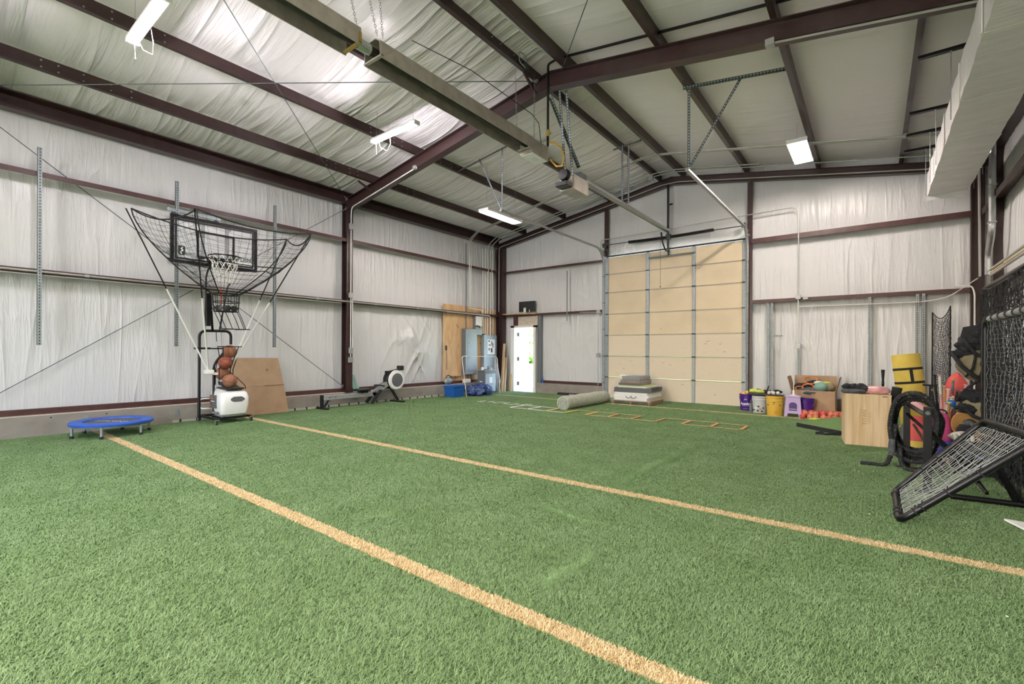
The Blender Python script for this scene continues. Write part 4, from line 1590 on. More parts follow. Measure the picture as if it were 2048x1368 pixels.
# ------------------------------------------------------------------ ball return machine with its net
mc = thing('ball_machine', 'white basketball passing machine with tall black net under the hoop', 'ball machine', (-9.2, 3.55, 0))
CP = (lambda o: child(o, mc))


def loft(rings):
    m = MB()
    n = len(rings[0])
    vs = [p for r in rings for p in r]
    fs = []
    for i in range(len(rings) - 1):
        for k in range(n):
            k2 = (k + 1) % n
            fs.append((i * n + k, i * n + k2, (i + 1) * n + k2, (i + 1) * n + k))
    fs.append(tuple(range(n - 1, -1, -1)))
    fs.append(tuple((len(rings) - 1) * n + k for k in range(n)))
    m.add(vs, fs)
    return m


def rrect(x0, x1, y0, y1, z, c, sl=0.0):
    pts = []
    for cx, cy, a0 in ((x1 - c, y1 - c, 0), (x0 + c, y1 - c, 1), (x0 + c, y0 + c, 2), (x1 - c, y0 + c, 3)):
        for i in range(4):
            a = (a0 + i / 3) * HP
            px = cx + c * math.cos(a)
            pts.append((px, cy + c * math.sin(a), z + sl * (px - x0)))
    return pts


body = loft([rrect(-9.38, -9.04, 3.42, 3.76, .115, .05), rrect(-9.43, -8.97, 3.37, 3.80, .17, .06), rrect(-9.46, -8.93, 3.35, 3.82, .33, .07), rrect(-9.46, -8.93, 3.35, 3.82, .47, .07, -.02),
             rrect(-9.45, -8.96, 3.37, 3.80, .585, .06, -.10), rrect(-9.42, -9.0, 3.42, 3.75, .62, .05, -.12)])
CP(fixn(body.build('housing', 'white_plastic', smooth=35)))
m = MB()
m.cbox(-9.40, -9.13, 3.338, 3.352, .27, .50, .004)
CP(m.build('side_screen', 'grey_plastic'))
for z in (.43, .33):
    m = MB()
    m.tube([(-9.39, 3.334, z), (-9.33, 3.333, z + (.03 if z > .4 else -.03)), (-9.27, 3.334, z + (.0 if z > .4 else 0.0))], .007, 5)
    CP(m.build('screen_swoosh', 'orange'))
m = MB()
m.box(-9.34, -9.2, 3.332, 3.338, .385, .398)
CP(m.build('screen_line', 'paper'))
m = MB()
m.prism([(3.5, .44), (3.55, .475), (3.68, .475), (3.73, .44), (3.73, .415), (3.68, .385), (3.55, .385), (3.5, .415)], -8.94, -8.925, 'X')
CP(fixn(m.build('grip_recess', 'grey_plastic')))
text_part('maker_lettering', 'DR. DISH', .06, 'ink', mc, Matrix.Translation(-mc.location) @ frame_M((-9.16, 3.352, .19), (1, 0, 0), (0, 0, 1)), bold=.002)
m = MB()
m.cbox(-9.42, -8.96, 3.44, 3.74, .60, .63, .01)
m.slab([(-9.44, 3.48, .70), (-9.02, 3.46, .585), (-9.02, 3.72, .585), (-9.44, 3.72, .70)], (0, 0, .02))
CP(m.build('feed_plate', 'black_plastic'))
# base with four casters
m = MB()
for p, q in (((-9.72, 3.28, .10), (-8.95, 3.3, .10)), ((-9.72, 3.3, .10), (-9.66, 3.9, .10)), ((-9.6, 3.55, .10), (-9.03, 3.88, .10)), ((-8.95, 3.3, .10), (-9.1, 3.55, .11))):
    m.tube([p, q], .022, 6)
m.slab([(-9.5, 3.4, .09), (-9.0, 3.4, .09), (-9.0, 3.8, .09), (-9.5, 3.8, .09)], (0, 0, .03))
CP(m.build('base_frame', 'black_metal'))
for x, y in ((-9.72, 3.28), (-8.93, 3.28), (-9.03, 3.88), (-9.66, 3.9)):
    m = MB()
    m.lathe([(.01, -.014), (.034, -.013), (.037, -.006), (.037, .006), (.034, .013), (.01, .014)], 14, Matrix.Translation((x, y, .037)) @ Matrix.Rotation(HP, 4, 'X'))
    w = CP(m.build('caster', 'black_rubber', smooth=40))
    m = MB()
    m.box(x - .02, x + .02, y - .028, y - .018, .03, .10)
    m.box(x - .02, x + .02, y + .018, y + .028, .03, .10)
    m.box(x - .035, x + .035, y - .03, y + .03, .088, .10)
    f = m.build('caster_fork', 'chrome', w)
m = MB()
m.tube(fillet([(-9.4, 3.37, .43), (-9.5, 3.2, .43), (-9.5, 3.2, .25), (-9.4, 3.37, .25)], .1), .013, 8)
CP(m.build('push_handle', 'white_plastic', smooth=True))
m = MB()
m.tube([(-9.52, 3.22, .15), (-9.52, 3.22, .58)], .014, 8)
CP(m.build('gas_strut', 'black_metal'))
m = MB()
m.tube(fillet([(-9.3, 3.135, .12), (-9.3, 3.135, 1.635), (-9.3, 3.64, 1.645), (-9.3, 3.64, 1.4)], .12, 7), .024, 10)
CP(m.build('upright_arch', 'black_metal', smooth=40))
m = MB()
m.tube(fillet([(-9.3, 3.36, .2), (-9.3, 3.36, 1.05), (-9.25, 3.5, 1.25), (-9.2, 3.55, 1.34)], .1), .02, 8)
CP(m.build('inner_post', 'black_metal', smooth=40))
m = MB()
m.box(-9.33, -9.28, 3.06, 3.3, 1.31, 1.345)
m.tube([(-9.3, 3.3, 1.325), (-9.28, 3.5, 1.325)], .014, 6)
CP(m.build('side_arm', 'black_metal'))
# hopper wires and ring
m = MB()
HC = Vector((-9.2, 3.6, 1.36))
m.tube([(HC.x + .2 * math.cos(a), HC.y + .2 * math.sin(a), HC.z) for a in np.linspace(0, 2 * math.pi, 25)[:-1]], .009, 6, closed=True)
m.tube([(-9.2 + .145 * math.cos(a), 3.56 + .145 * math.cos(a) * .25, .765 + .145 * math.sin(a)) for a in np.linspace(0, 2 * math.pi, 21)[:-1]], .007, 6, closed=True)
for a in (0.3, 1.6, 2.9, 4.2, 5.3):
    ca, sa = math.cos(a), math.sin(a)
    m.tube([(HC.x + .2 * ca, HC.y + .2 * sa, 1.36), (HC.x + .15 * ca, HC.y - .03 + .15 * sa, 1.2), (HC.x + .14 * ca, HC.y - .1 + .14 * sa, .95), (HC.x + .14 * ca, HC.y - .1 + .14 * sa, .68)], .008, 6)
m.tube([(-9.1, 3.65, .82), (-9.0, 3.76, .66), (-9.02, 3.78, .6)], .008, 6)
CP(m.build('hopper_wires', 'black_metal'))
# balls
for i, (x, y, z, mt, rot) in enumerate(((-9.24, 3.598, 1.27, 'basketball', (.4, .2, .3)), (-9.14, 3.492, 1.075, 'basketball_deep', (1.1, .4, 0)), (-9.27, 3.49, .88, 'basketball', (.2, 1.2, .6)), (-9.04, 3.525, .755, 'basketball', (.1, .3, 1.0)))):
    b = thing('basketball', ('top basketball in the machine hopper', 'darker second basketball down in the machine hopper', 'third basketball down in the machine hopper', 'basketball lying in the ring on the machine')[i], 'basketball', (x, y, z), group='basketballs in the machine')
    b.rotation_euler = rot
    m = MB()
    m.ball((0, 0, 0), .1175, 28, 16)
    m.build('skin', mt, b, smooth=True)
    m = MB()
    for pl in ('XY', 'XZ'):
        m.tube([Vector(p) for p in arc((0, 0, 0), .1185, 0, 2 * math.pi, 32, pl)[:-1]], .003, 4, closed=True)
    for s in (1, -1):
        m.tube([(s * (.045 + .055 * math.cos(a) ** 2), .1185 * math.cos(a) * .86, .1185 * math.sin(a) * (.9 - .0)) for a in np.linspace(0, 2 * math.pi, 33)[:-1]], .003, 4, closed=True)
    for q in range(len(m.v)):
        v = Vector(m.v[q])
        if v.length > 1e-6:
            m.v[q] = tuple(v.normalized() * min(max(v.length, .116), .1188))
    m.build('seams', 'seam_dark', b)
# poles and net
TA, TB, TC, TD = Vector((-8.8, 2.0, 3.40)), Vector((-7.8, 2.56, 3.35)), Vector((-7.92, 4.405, 3.368)), Vector((-8.8, 4.41, 3.40))
HUB1, HUB2 = Vector((-9.28, 3.27, .92)), Vector((-9.25, 3.6, .95))
for T, Hb, f in ((TA, HUB1, .55), (TB, HUB1, .5), (TC, HUB2, .5), (TD, HUB2, .52)):
    mid = Hb.lerp(T, f)
    m = MB()
    m.tube([Hb, mid], .013, 8)
    p = CP(m.build('pole_lower', 'white_paint', smooth=40))
    m = MB()
    m.tube([mid - (T - Hb).normalized() * .05, T], .010, 8)
    m.build('pole_upper', 'black_metal', p, smooth=40)
m = MB()
m.cbox(-9.36, -9.2, 3.2, 3.34, .88, .95, .008)
m.box(-9.3, -9.2, 3.34, 3.42, .86, .90)
CP(m.build('pole_socket', 'white_paint'))
RB = Vector((-8.6, 3.29, 2.23))


def net_pt(u, v):
    """u round the top quad 0..4, v 0 top .. 1 ring"""
    q = [TA + Vector((.06, .05, 0)), TB + Vector((0, .03, 0)), TC, TD]
    k = int(u) % 4
    f = u - int(u)
    p = q[k].lerp(q[(k + 1) % 4], f)
    p.z -= .16 * 4 * f * (1 - f) * (1.0 if k != 1 else .6)
    a = {0: -2.3, 1: -.85, 2: .75, 3: 2.35}
    aa = [-2.3, -.85, .75, 2.35, 3.98]
    ang = aa[k] + (aa[k + 1] - aa[k]) * f
    r = Vector((RB.x + .21 * math.cos(ang), RB.y + .21 * math.sin(ang), RB.z))
    w = p.lerp(r, v ** 1.5)
    w.z = p.z + (r.z - p.z) * (v ** .95)
    return w


m = MB()
NU, NV = 56, 13
for i in range(NU):
    m.tube([net_pt(4 * i / NU, j / NV) for j in range(NV + 1)], .0022, 3, caps=False)
for j in range(1, NV):
    m.tube([net_pt(4 * i / NU, j / NV) for i in range(NU)], .0022, 3, closed=True)
CP(m.build('rebound_net', 'net_cord'))['kind'] = 'stuff'
m = MB()
m.tube([net_pt(4 * i / NU, 0) for i in range(NU)], .011, 6, closed=True)
for u in (0, 1, 2, 3):
    m.tube([net_pt(u, j / NV) for j in range(NV + 1)], .010, 6)
m.tube([net_pt(4 * i / NU, .55) for i in range(NU)], .008, 5, closed=True)
CP(m.build('edge_rope', 'net_cord'))
m = MB()
ring = [(RB.x + .2 * math.cos(a), RB.y + .2 * math.sin(a)) for a in np.linspace(0, 2 * math.pi, 25)[:-1]]
m.tube([(x, y, RB.z) for x, y in ring], .012, 6, closed=True)
m.tube([(x, y, RB.z - .13) for x, y in ring], .008, 6, closed=True)
for i in range(0, 24, 2):
    x, y = ring[i]
    m.tube([(x, y, RB.z), (RB.x + (x - RB.x) * .92, RB.y + (y - RB.y) * .92, 1.95)], .005, 5)
CP(m.build('catch_basket', 'black_metal'))
m = MB()
m.lathe([(.185, 1.94), (.19, 1.95), (.19, 2.03), (.185, 2.035), (.18, 2.03), (.18, 1.95)], 24, c=(RB.x, RB.y, 0), cap=False)
CP(fixn(m.build('basket_band', 'black_plastic', smooth=40)))
for i in range(10):
    a = 2 * math.pi * i / 10
    for z in (1.955, 2.025):
        m = MB()
        m.ball((RB.x + .192 * math.cos(a), RB.y + .192 * math.sin(a), z), .008, 6, 4)
        CP(m.build('band_rivet', 'white_plastic'))
m = MB()
for a in np.linspace(-1.6, 1.2, 6):
    x, y = RB.x + .18 * math.cos(a), RB.y + .18 * math.sin(a)
    m.tube([(x, y, 1.95), (x + .02, y + .05, 1.82), (x - .1, y + .16, 1.66)], .006, 5)
m.tube([(-8.55, 3.2, 1.655), (-8.55, 3.65, 1.655), (-9.0, 3.6, 1.66)], .007, 5)
m.tube([(-9.3, 3.36, 1.64), (-8.9, 3.4, 1.66), (-8.5, 3.63, 1.655)], .007, 5)
CP(m.build('ball_chute', 'black_metal'))
m = MB()
m.tube(fillet([(-9.3, 3.22, 1.64), (-9.2, 3.2, 2.6), (-9.1, 3.22, 2.75), (-8.8, 3.3, 2.72)], .12), .014, 8)
m.tube([(-9.3, 3.45, 1.64), (-9.1, 3.5, 2.4), (-8.9, 3.46, 2.45), (-8.7, 3.38, 2.42)], .013, 8)
m.tube([(-9.3, 3.34, 1.64), (-8.82, 3.13, 2.22)], .02, 8)
m.box(-8.85, -8.82, 3.08, 3.14, 1.7, 2.25)
m.tube([(-9.2, 3.36, 1.63), (-9.2, 3.37, 1.45)], .006, 6)
CP(m.build('net_mast', 'black_metal', smooth=40))
m = MB()
m.tube([(-8.6, 3.2, 2.35), (-8.58, 3.22, 2.18), (-8.6, 3.2, 2.02)], .007, 5)
CP(m.build('red_strap', 'red'))

# ------------------------------------------------------------------ folded cardboard sheet
t = thing('cardboard_sheet', 'large flat brown cardboard sheet leaning on the wall behind the machine', 'cardboard', (-9.8, 4.4, 0))
m = MB()
m.slab([(-9.74, 3.72, .0), (-9.76, 4.95, .0), (-9.86, 4.90, .57), (-9.84, 3.8, .57)], (-.008, 0, .001))
child(m.build('lower_flap', 'cardboard'), t)
m = MB()
m.slab([(-9.84, 3.82, .575), (-9.86, 4.895, .575), (-9.975, 4.825, 1.135), (-9.96, 3.93, 1.145)], (-.008, 0, .001))
child(m.build('upper_flap', 'cardboard'), t)
m = MB()
m.box(-9.862, -9.85, 4.5, 4.89, .566, .578)
child(m.build('torn_crease', 'wood_brown'), t)
m = MB()
for z in (.9, .87):
    m.box(-9.918, -9.912, 4.55, 4.59, z, z + .012)
child(m.build('printed_mark', 'wood_brown'), t)

# ------------------------------------------------------------------ rowing machine
rw = thing('rowing_machine', 'grey rowing machine with white ringed flywheel along the curb', 'rowing machine', (-9.55, 6.5, 0))
RP = (lambda o: child(o, rw))
m = MB()
m.cbox(-9.59, -9.51, 5.58, 6.98, .20, .31, .012)
RP(m.build('seat_rail', 'alu'))
m = MB()
m.box(-9.5095, -9.507, 5.72, 5.9, .245, .27)
RP(m.build('rail_badge', 'grey_plastic'))
text_part('badge_lettering', 'concept2', .03, 'paper', rw, Matrix.Translation(-rw.location) @ frame_M((-9.506, 5.81, .257), (0, 1, 0), (0, 0, 1)))
m = MB()
m.slab([(-9.59, 6.9, .2), (-9.51, 6.9, .2), (-9.51, 7.46, .50), (-9.59, 7.46, .50)], (0, -.05, .11))
RP(fixn(m.build('front_rail', 'alu')))
m = MB()
m.box(-9.59, -9.51, 5.555, 5.6, .04, .32)
m.slab([(-9.57, 5.62, .05), (-9.53, 5.62, .05), (-9.53, 5.72, .2), (-9.57, 5.72, .2)], (0, .03, 0))
m.cbox(-9.78, -9.35, 5.56, 5.64, 0, .05, .012)
RP(m.build('rear_leg', 'black_plastic'))
m = MB()
m.slab([(-9.57, 7.35, .42), (-9.53, 7.35, .42), (-9.53, 7.62, .04), (-9.57, 7.62, .04)], (0, .06, .02))
m.cbox(-9.8, -9.3, 7.58, 7.68, 0, .045, .012)
RP(m.build('front_leg', 'black_plastic'))
MX = Matrix.Translation((-9.55, 7.56, .565)) @ Matrix.Rotation(HP, 4, 'Y')
m = MB()
m.lathe([(.02, -.07), (.22, -.07), (.245, -.05), (.25, .0), (.245, .055), (.225, .078), (.17, .085)], 36, MX)
RP(m.build('flywheel_cage', 'white_plastic', smooth=40))
m = MB()
m.lathe([(.17, .085), (.165, .093), (.10, .10), (.01, .102)], 32, MX)
RP(m.build('flywheel_screen', 'grey_plastic', smooth=40))
m = MB()
m.lathe([(.20, -.09), (.215, -.08), (.215, .03), (.2, .05)], 28, Matrix.Translation((-9.56, 7.47, .575)) @ Matrix.Rotation(HP, 4, 'Y'))
RP(m.build('wheel_housing', 'black_plastic', smooth=40))
m = MB()
m.tube([(-9.55, 7.36, .77), (-9.55, 7.5, .79), (-9.55, 7.72, .83)], .035, 6)
m.cbox(-9.63, -9.5, 7.66, 7.8, .80, .92, .01)
m.box(-9.6, -9.51, 7.28, 7.4, .71, .80)
RP(m.build('monitor_arm', 'black_plastic'))
m = MB()
m.cbox(-9.68, -9.42, 6.42, 6.78, .35, .40, .02)
RP(m.build('seat', 'black_plastic'))
m = MB()
m.box(-9.62, -9.48, 6.52, 6.72, .31, .35)
for y in (6.56, 6.68):
    m.tube([(-9.63, y, .33), (-9.47, y, .33)], .028, 10)
RP(m.build('seat_carriage', 'black_metal'))
for s in (-1, 1):
    m = MB()
    x = -9.55 + s * .11
    m.slab([(x - .045, 6.78, .06), (x + .045, 6.78, .06), (x + .045, 7.03, .36), (x - .045, 7.03, .36)], (0, .03, -.02))
    m.tube([(x - .055, 6.93, .28), (x, 6.89, .31), (x + .055, 6.93, .28)], .018, 6)
    RP(fixn(m.build('footrest', 'black_rubber')))
m = MB()
m.tube([(-9.75, 7.08, .44), (-9.65, 7.05, .46), (-9.45, 7.05, .46), (-9.35, 7.08, .44)], .018, 8)
m.tube([(-9.55, 7.05, .46), (-9.55, 7.36, .62)], .006, 6)
RP(m.build('pull_handle', 'black_rubber', smooth=40))

# turf scraps leaning beside the column
for i, (y, w) in enumerate(((6.56, .07), (6.66, .06))):
    m = MB()
    m.slab([(-9.84, y, .319), (-9.84, y + w, .319), (-9.93, y - .06, .82 - .1 * i), (-9.93, y - .09, .82 - .1 * i)], (.012, .02, 0))
    tag(m.build('turf_scrap', 'teal'), ('taller pale green turf scrap beside the steel column', 'shorter pale green turf scrap beside the steel column')[i], 'turf scrap')

# ------------------------------------------------------------------ electrical board
for i, (y0, y1, z1) in enumerate(((9.61, 11.46, 2.685), (11.47, 12.0, 2.67))):
    m = MB()
    m.box(-9.97, -9.948, y0, y1, .32, z1)
    o = tag(m.build('plywood_board', 'plywood'), ('wide plywood board behind the electrical panels', 'narrow plywood board in the corner')[i], 'board')
    rg = random.Random(i)
    for k in range(16 if i == 0 else 4):
        m = MB()
        y, z = rg.uniform(y0 + .08, y1 - .08), rg.uniform(.5, z1 - .1)
        m.lathe([(.001, .0), (.022, .0005), (.024, -.001)], 9, Matrix.Translation((-9.9465, y, z)) @ Matrix.Rotation(HP, 4, 'Y') @ Matrix.Diagonal((1.5, .7, 1, 1)))
        m.build('knot', 'wood_brown', o)
t = thing('breaker_panel', 'tall grey breaker panel with closed door on the plywood board', 'electrical panel', (-9.87, 10.62, .58))
m = MB()
m.cbox(-9.945, -9.79, 10.36, 10.90, .575, 1.985, .006)
child(m.build('cabinet', 'box_grey_dark'), t)
m = MB()
m.cbox(-9.792, -9.775, 10.38, 10.89, .585, 1.975, .005)
dr = child(m.build('cover', 'box_grey'), t)
m = MB()
m.cbox(-9.776, -9.768, 10.46, 10.86, .7, 1.86, .004)
dd = child(m.build('panel_door', 'box_grey'), t)
for z in (1.1, 1.52):
    m = MB()
    m.cbox(-9.77, -9.75, 10.5, 10.53, z, z + .06, .004)
    m.build('latch', 'chrome', dd).matrix_parent_inverse = Matrix.Identity(4)
t = thing('breaker_panel', 'grey electrical cabinet with white paper sheet beside the corner column', 'electrical panel', (-9.87, 11.56, .6))
m = MB()
m.cbox(-9.945, -9.80, 11.25, 11.88, .55, 1.82, .006)
child(m.build('cabinet', 'box_grey'), t)
m = MB()
m.box(-9.80, -9.797, 11.42, 11.78, 1.2, 1.68)
ps = child(m.build('paper_sheet', 'paper'), t)
for k, (a, b, z0, z1) in enumerate(((.04, .1, .4, .45), (.05, .16, .28, .31), (.18, .22, .3, .42), (.05, .1, .12, .2), (.16, .24, .06, .2), (.24, .28, .22, .36))):
    m = MB()
    m.box(-9.797, -9.7955, 11.42 + a, 11.42 + b, 1.2 + z0, 1.2 + z1)
    m.build('print_block', 'ink', ps).matrix_parent_inverse = Matrix.Identity(4)
m = MB()
m.box(-9.9, -9.84, 11.26, 11.34, 1.82, 1.85)
child(m.build('black_bushing', 'black_plastic'), t)
t = thing('disconnect_box', 'grey disconnect box with white upper cover above the panels', 'electrical box', (-9.88, 11.0, 1.8))
m = MB()
m.cbox(-9.945, -9.82, 10.86, 11.17, 1.8, 2.4, .006)
child(m.build('cabinet', 'box_grey_dark'), t)
m = MB()
m.cbox(-9.822, -9.812, 10.87, 11.16, 2.08, 2.39, .004)
child(m.build('upper_cover', 'white_plastic'), t)
m = MB()
m.cbox(-9.822, -9.812, 10.87, 11.16, 1.81, 2.06, .004)
child(m.build('lower_cover', 'box_grey'), t)
m = MB()
m.tube([(-9.82, 10.84, 2.06), (-9.79, 10.9, 2.1), (-9.79, 11.02, 2.08), (-9.8, 11.04, 2.02)], .012, 6)
child(m.build('switch_lever', 'black_metal'), t)
for k, y in enumerate((10.52, 11.3, 11.42, 11.52, 11.68, 11.8)):
    pipe('conduit', ('dark conduit rising from the tall breaker panel', 'first white conduit over the cabinet with paper sheet', 'second white conduit over the cabinet with paper sheet', 'third white conduit over the cabinet with paper sheet', 'fourth white conduit over the cabinet with paper sheet', 'fifth white conduit over the cabinet with paper sheet')[k],
         [(-9.9, y, 1.99 if k == 0 else 1.82), (-9.9, y, 2.3), (-9.9, y - .02, 4.6)], .015, 'galv_dark' if k == 0 else 'white_plastic')
pipe('conduit', 'white conduit looping from the disconnect box to the cabinet', [(-9.83, 10.6, 2.62), (-9.83, 11.2, 2.6), (-9.86, 11.28, 1.83)], .013, 'white_plastic', .12)
pipe('conduit', 'dark conduit stub under the tall breaker panel', [(-9.88, 10.6, .57), (-9.88, 10.6, .33)], .014, 'galv_dark')
pipe('conduit', 'second dark conduit stub under the tall breaker panel', [(-9.88, 10.72, .57), (-9.88, 10.72, .33)], .014, 'galv_dark')
m = MB()
m.cbox(-9.946, -9.93, 9.68, 9.75, 1.32, 1.46, .004)
m.tube([(-9.93, 9.72, 1.32), (-9.93, 9.74, 1.0), (-9.93, 9.73, .75)], .006, 5)
tag(m.build('wall_plate', 'black_plastic'), 'small black plate with cord on the plywood board edge', 'wall plate')
t = thing('small_shelf', 'small wooden shelf low on the plywood board', 'shelf', (-9.9, 10.0, .52))
m = MB()
m.box(-9.947, -9.82, 9.9, 10.28, .55, .575)
m.box(-9.947, -9.93, 9.9, 10.28, .50, .55)
child(m.build('board', 'wood_pale'), t)
m = MB()
m.slab([(-9.945, 9.95, .45), (-9.945, 9.97, .45), (-9.84, 9.97, .55), (-9.84, 9.95, .55)], (0, 0, .02))
child(m.build('brace', 'wood_pale'), t)

# blue bin, tarp, cabinet and odds by the door
t = thing('storage_bin', 'bright blue plastic storage bin on the turf by the plywood', 'bin', (-9.35, 9.5, 0))
b = loft([rrect(-9.52, -9.2, 9.28, 9.68, .0, .03), rrect(-9.56, -9.16, 9.24, 9.72, .3, .03), rrect(-9.585, -9.135, 9.215, 9.745, .305, .03), rrect(-9.585, -9.135, 9.215, 9.745, .33, .03), rrect(-9.55, -9.17, 9.25, 9.71, .33, .03), rrect(-9.51, -9.21, 9.29, 9.67, .03, .03)])
child(fixn(b.build('tub', 'blue_plastic')), t)
m = MB()
m.tube([(-9.133, 9.42, .2), (-9.118, 9.46, .235), (-9.118, 9.5, .235), (-9.133, 9.54, .2)], .008, 6)
child(m.build('handle', 'blue_plastic'), t)
m = MB()
for k in range(7):
    m.ball((-9.16 + .12 * math.sin(k * 2.1) - .05 * k / 7, 10.0 + .115 * k, .13 + .02 * (k % 2)), .2, 30, 16, (1.05, .95, .85), .15, 90 + k)
for q in range(len(m.v)):
    x, y, z = m.v[q]
    m.v[q] = (x, y, max(z, .003))
tag(m.build('blue_tarp', 'tarp_blue'), 'crumpled dark blue tarp heaped beside the blue bin', 'tarp')
t = thing('tool_cabinet', 'dark grey steel cabinet with pale door beside the corner', 'cabinet', (-9.5, 11.15, 0))
m = MB()
m.cbox(-9.66, -9.36, 10.78, 11.3, .04, .70, .006)
child(m.build('body', 'box_grey_dark'), t)
m = MB()
m.cbox(-9.362, -9.345, 10.80, 11.28, .06, .60, .004)
dd = child(m.build('front_door', 'box_grey'), t)
m = MB()
m.box(-9.3445, -9.343, 10.98, 11.12, .32, .5)
dd2 = child(m.build('sticker', 'paper'), t)
m = MB()
m.box(-9.68, -9.34, 10.76, 11.32, .70, .72)
child(m.build('top_sheet', 'box_grey'), t)
m = MB()
m.box(-9.64, -9.38, 10.8, 11.28, .0, .04)
child(m.build('plinth', 'black_plastic'), t)
m = MB()
m.box(-9.56, -9.46, 10.775, 10.78, .35, .38)
child(m.build('side_label', 'paper'), t)
for i, (x, y, r, h, mt, lab) in enumerate(((-9.5, 10.83, .045, .09, 'white_plastic', 'white roll standing on the grey cabinet'), (-9.5, 11.1, .02, .12, 'wood_brown', 'brown bottle on the grey cabinet'), (-9.46, 11.06, .018, .10, 'wood_brown', 'short brown bottle on the grey cabinet'), (-9.5, 11.24, .04, .06, 'white_plastic', 'small white jar on the grey cabinet'))):
    m = MB()
    m.lathe([(r * .9, 0), (r, .005), (r, h * .7), (r * .6, h * .85), (r * .55, h)], 12, c=(x, y, .721))
    tag(m.build('jar', mt, smooth=40), lab, 'jar')
m = MB()
m.cbox(-9.6, -9.42, 10.9, 11.04, .721, .745, .008)
tag(m.build('tool_tray', 'grey_plastic'), 'flat grey tray on the grey cabinet', 'tray')
m = MB()
m.tube(fillet([(-9.02, 9.62, .01), (-9.1, 9.5, 1.16), (-9.1, 11.05, 1.13), (-9.1, 11.2, .01)], .1), .010, 8)
tag(m.build('pipe_hurdle', 'white_plastic', smooth=40), 'thin white pipe hoop standing in front of the panels', 'hurdle')
t = thing('cable_coil', 'bundle of hanging grey cables beside the grey cabinet', 'cable', (-9.42, 11.48, 0))
m = MB()
rg = random.Random(3)
for k in range(9):
    y = 11.42 + rg.uniform(-.06, .1)
    x = -9.42 + rg.uniform(-.06, .06)
    m.tube([(x, y, .005), (x + rg.uniform(-.04, .04), y + rg.uniform(-.05, .08), .35), (x + rg.uniform(-.03, .03), y - .05, .75), (-9.48, 11.4, .95 + rg.uniform(-.1, .15))], .012, 6)
child(m.build('strands', 'grey_cord', smooth=True), t)
for i, (x, y, dx, dy, h, lab) in enumerate(((-9.42, 11.6, -.22, .42, 1.55, 'long wood plank leaning in the corner by the walk door'), (-9.33, 11.95, -.02, .05, .55, 'short pale plank standing beside the walk door'), (-9.38, 11.68, -.2, .36, 1.1, 'middle wood plank leaning in the corner by the walk door'))):
    m = MB()
    m.slab([(x, y, 0), (x + .09, y, 0), (x + .09 + dx, y + dy, h), (x + dx, y + dy, h)], (0, .022, .002))
    tag(fixn(m.build('wood_plank', 'wood_pale')), lab, 'plank')
t = thing('tool_bag', 'pale grey tool bag on the curb behind the blue bin', 'bag', (-9.86, 9.72, .319))
m = MB()
m.ball((-9.86, 9.72, .42), .12, 16, 10, (.66, 1.3, .85), .06, 5)
child(m.build('bag_body', 'box_grey', smooth=True), t)
m = MB()
m.tube(arc((-9.85, 9.72, .5), .09, 0, math.pi, 8, 'YZ'), .012, 6)
child(m.build('strap', 'black_fabric'), t)
m = MB()
m.cbox(-9.9, -9.8, 10.35, 10.65, .32, .45, .02)
tag(m.build('parts_box', 'white_plastic'), 'low white box on the curb under the breaker panel', 'box')
m = MB()
m.cbox(-7.5, -6.5, 11.93, 12.05, .0, .075, .015)
tag(m.build('foam_bar', 'black_rubber'), 'black foam bar on the turf along the end curb', 'bar')
text_part('bar_lettering', 'ROGUE', .045, 'paper', bpy.data.objects['foam_bar'], frame_M((-7.0, 11.929, .037), (1, 0, 0), (0, 0, 1)))

# ------------------------------------------------------------------ carpet roll
t = thing('carpet_roll', 'rolled up grey green carpet lying on the turf', 'carpet', (-5.43, 9.9, 0))
m = MB()
R0 = .155
pr = []
for k in range(29):
    a = 2 * math.pi * k / 28
    pr.append((R0 * math.cos(a), R0 * math.sin(a)))
NY = 20
vs, fs = [], []
for i in range(NY + 1):
    y = -1.0 + 2.0 * i / NY
    s = 1 + .03 * math.sin(i * .9)
    for k in range(28):
        vs.append((pr[k][0] * s * 1.04, y, .155 + pr[k][1] * s))
for i in range(NY):
    for k in range(28):
        k2 = (k + 1) % 28
        fs.append((i * 28 + k, i * 28 + k2, (i + 1) * 28 + k2, (i + 1) * 28 + k))
fs += [tuple(range(28)), tuple(NY * 28 + k for k in range(28))]
m.add([(x, y, max(z, .002)) for x, y, z in vs], fs)
fixn(m.build('outer_layer', 'carpet_back', t, smooth=50))
for s in (-1, 1):
    m = MB()
    pts = []
    for k in range(70):
        a = k * .28
        r = .015 + .0068 * a
        pts.append((r * math.cos(a), s * 1.004, .155 + r * math.sin(a)))
    m.tube(pts, .007, 4)
    m.build('spiral_edge', 'carpet_dark', t)

# ------------------------------------------------------------------ wrapped pallet
pal = thing('pallet', 'wooden pallet of white boxes and boards under clear wrap', 'pallet', (-4.69, 11.28, 0))
x0, x1, y0, y1 = -.48, .48, -.46, .46
for y in (y0, -.02, y1 - .04):
    m = MB()
    m.box(x0, x1, y, y + .04, .0, .012)
    m.build('bottom_board', 'wood_pale', pal)
for x in (x0, -.02, x1 - .04):
    m = MB()
    m.box(x, x + .04, y0, y1, .012, .095)
    m.build('stringer', 'wood_brown', pal)
for k in range(7):
    y = y0 + k * (y1 - y0 - .09) / 6
    m = MB()
    m.box(x0, x1, y, y + .09, .095, .112)
    m.build('top_board', 'wood_pale', pal)
rg = random.Random(9)


def load(label, name, cat, mt, a, b, c, d, z0, z1, ch=.004):
    m = MB()
    m.cbox(-4.69 + a, -4.69 + b, 11.28 + c, 11.28 + d, z0, z1, ch)
    return tag(m.build(name, mt), label, cat)


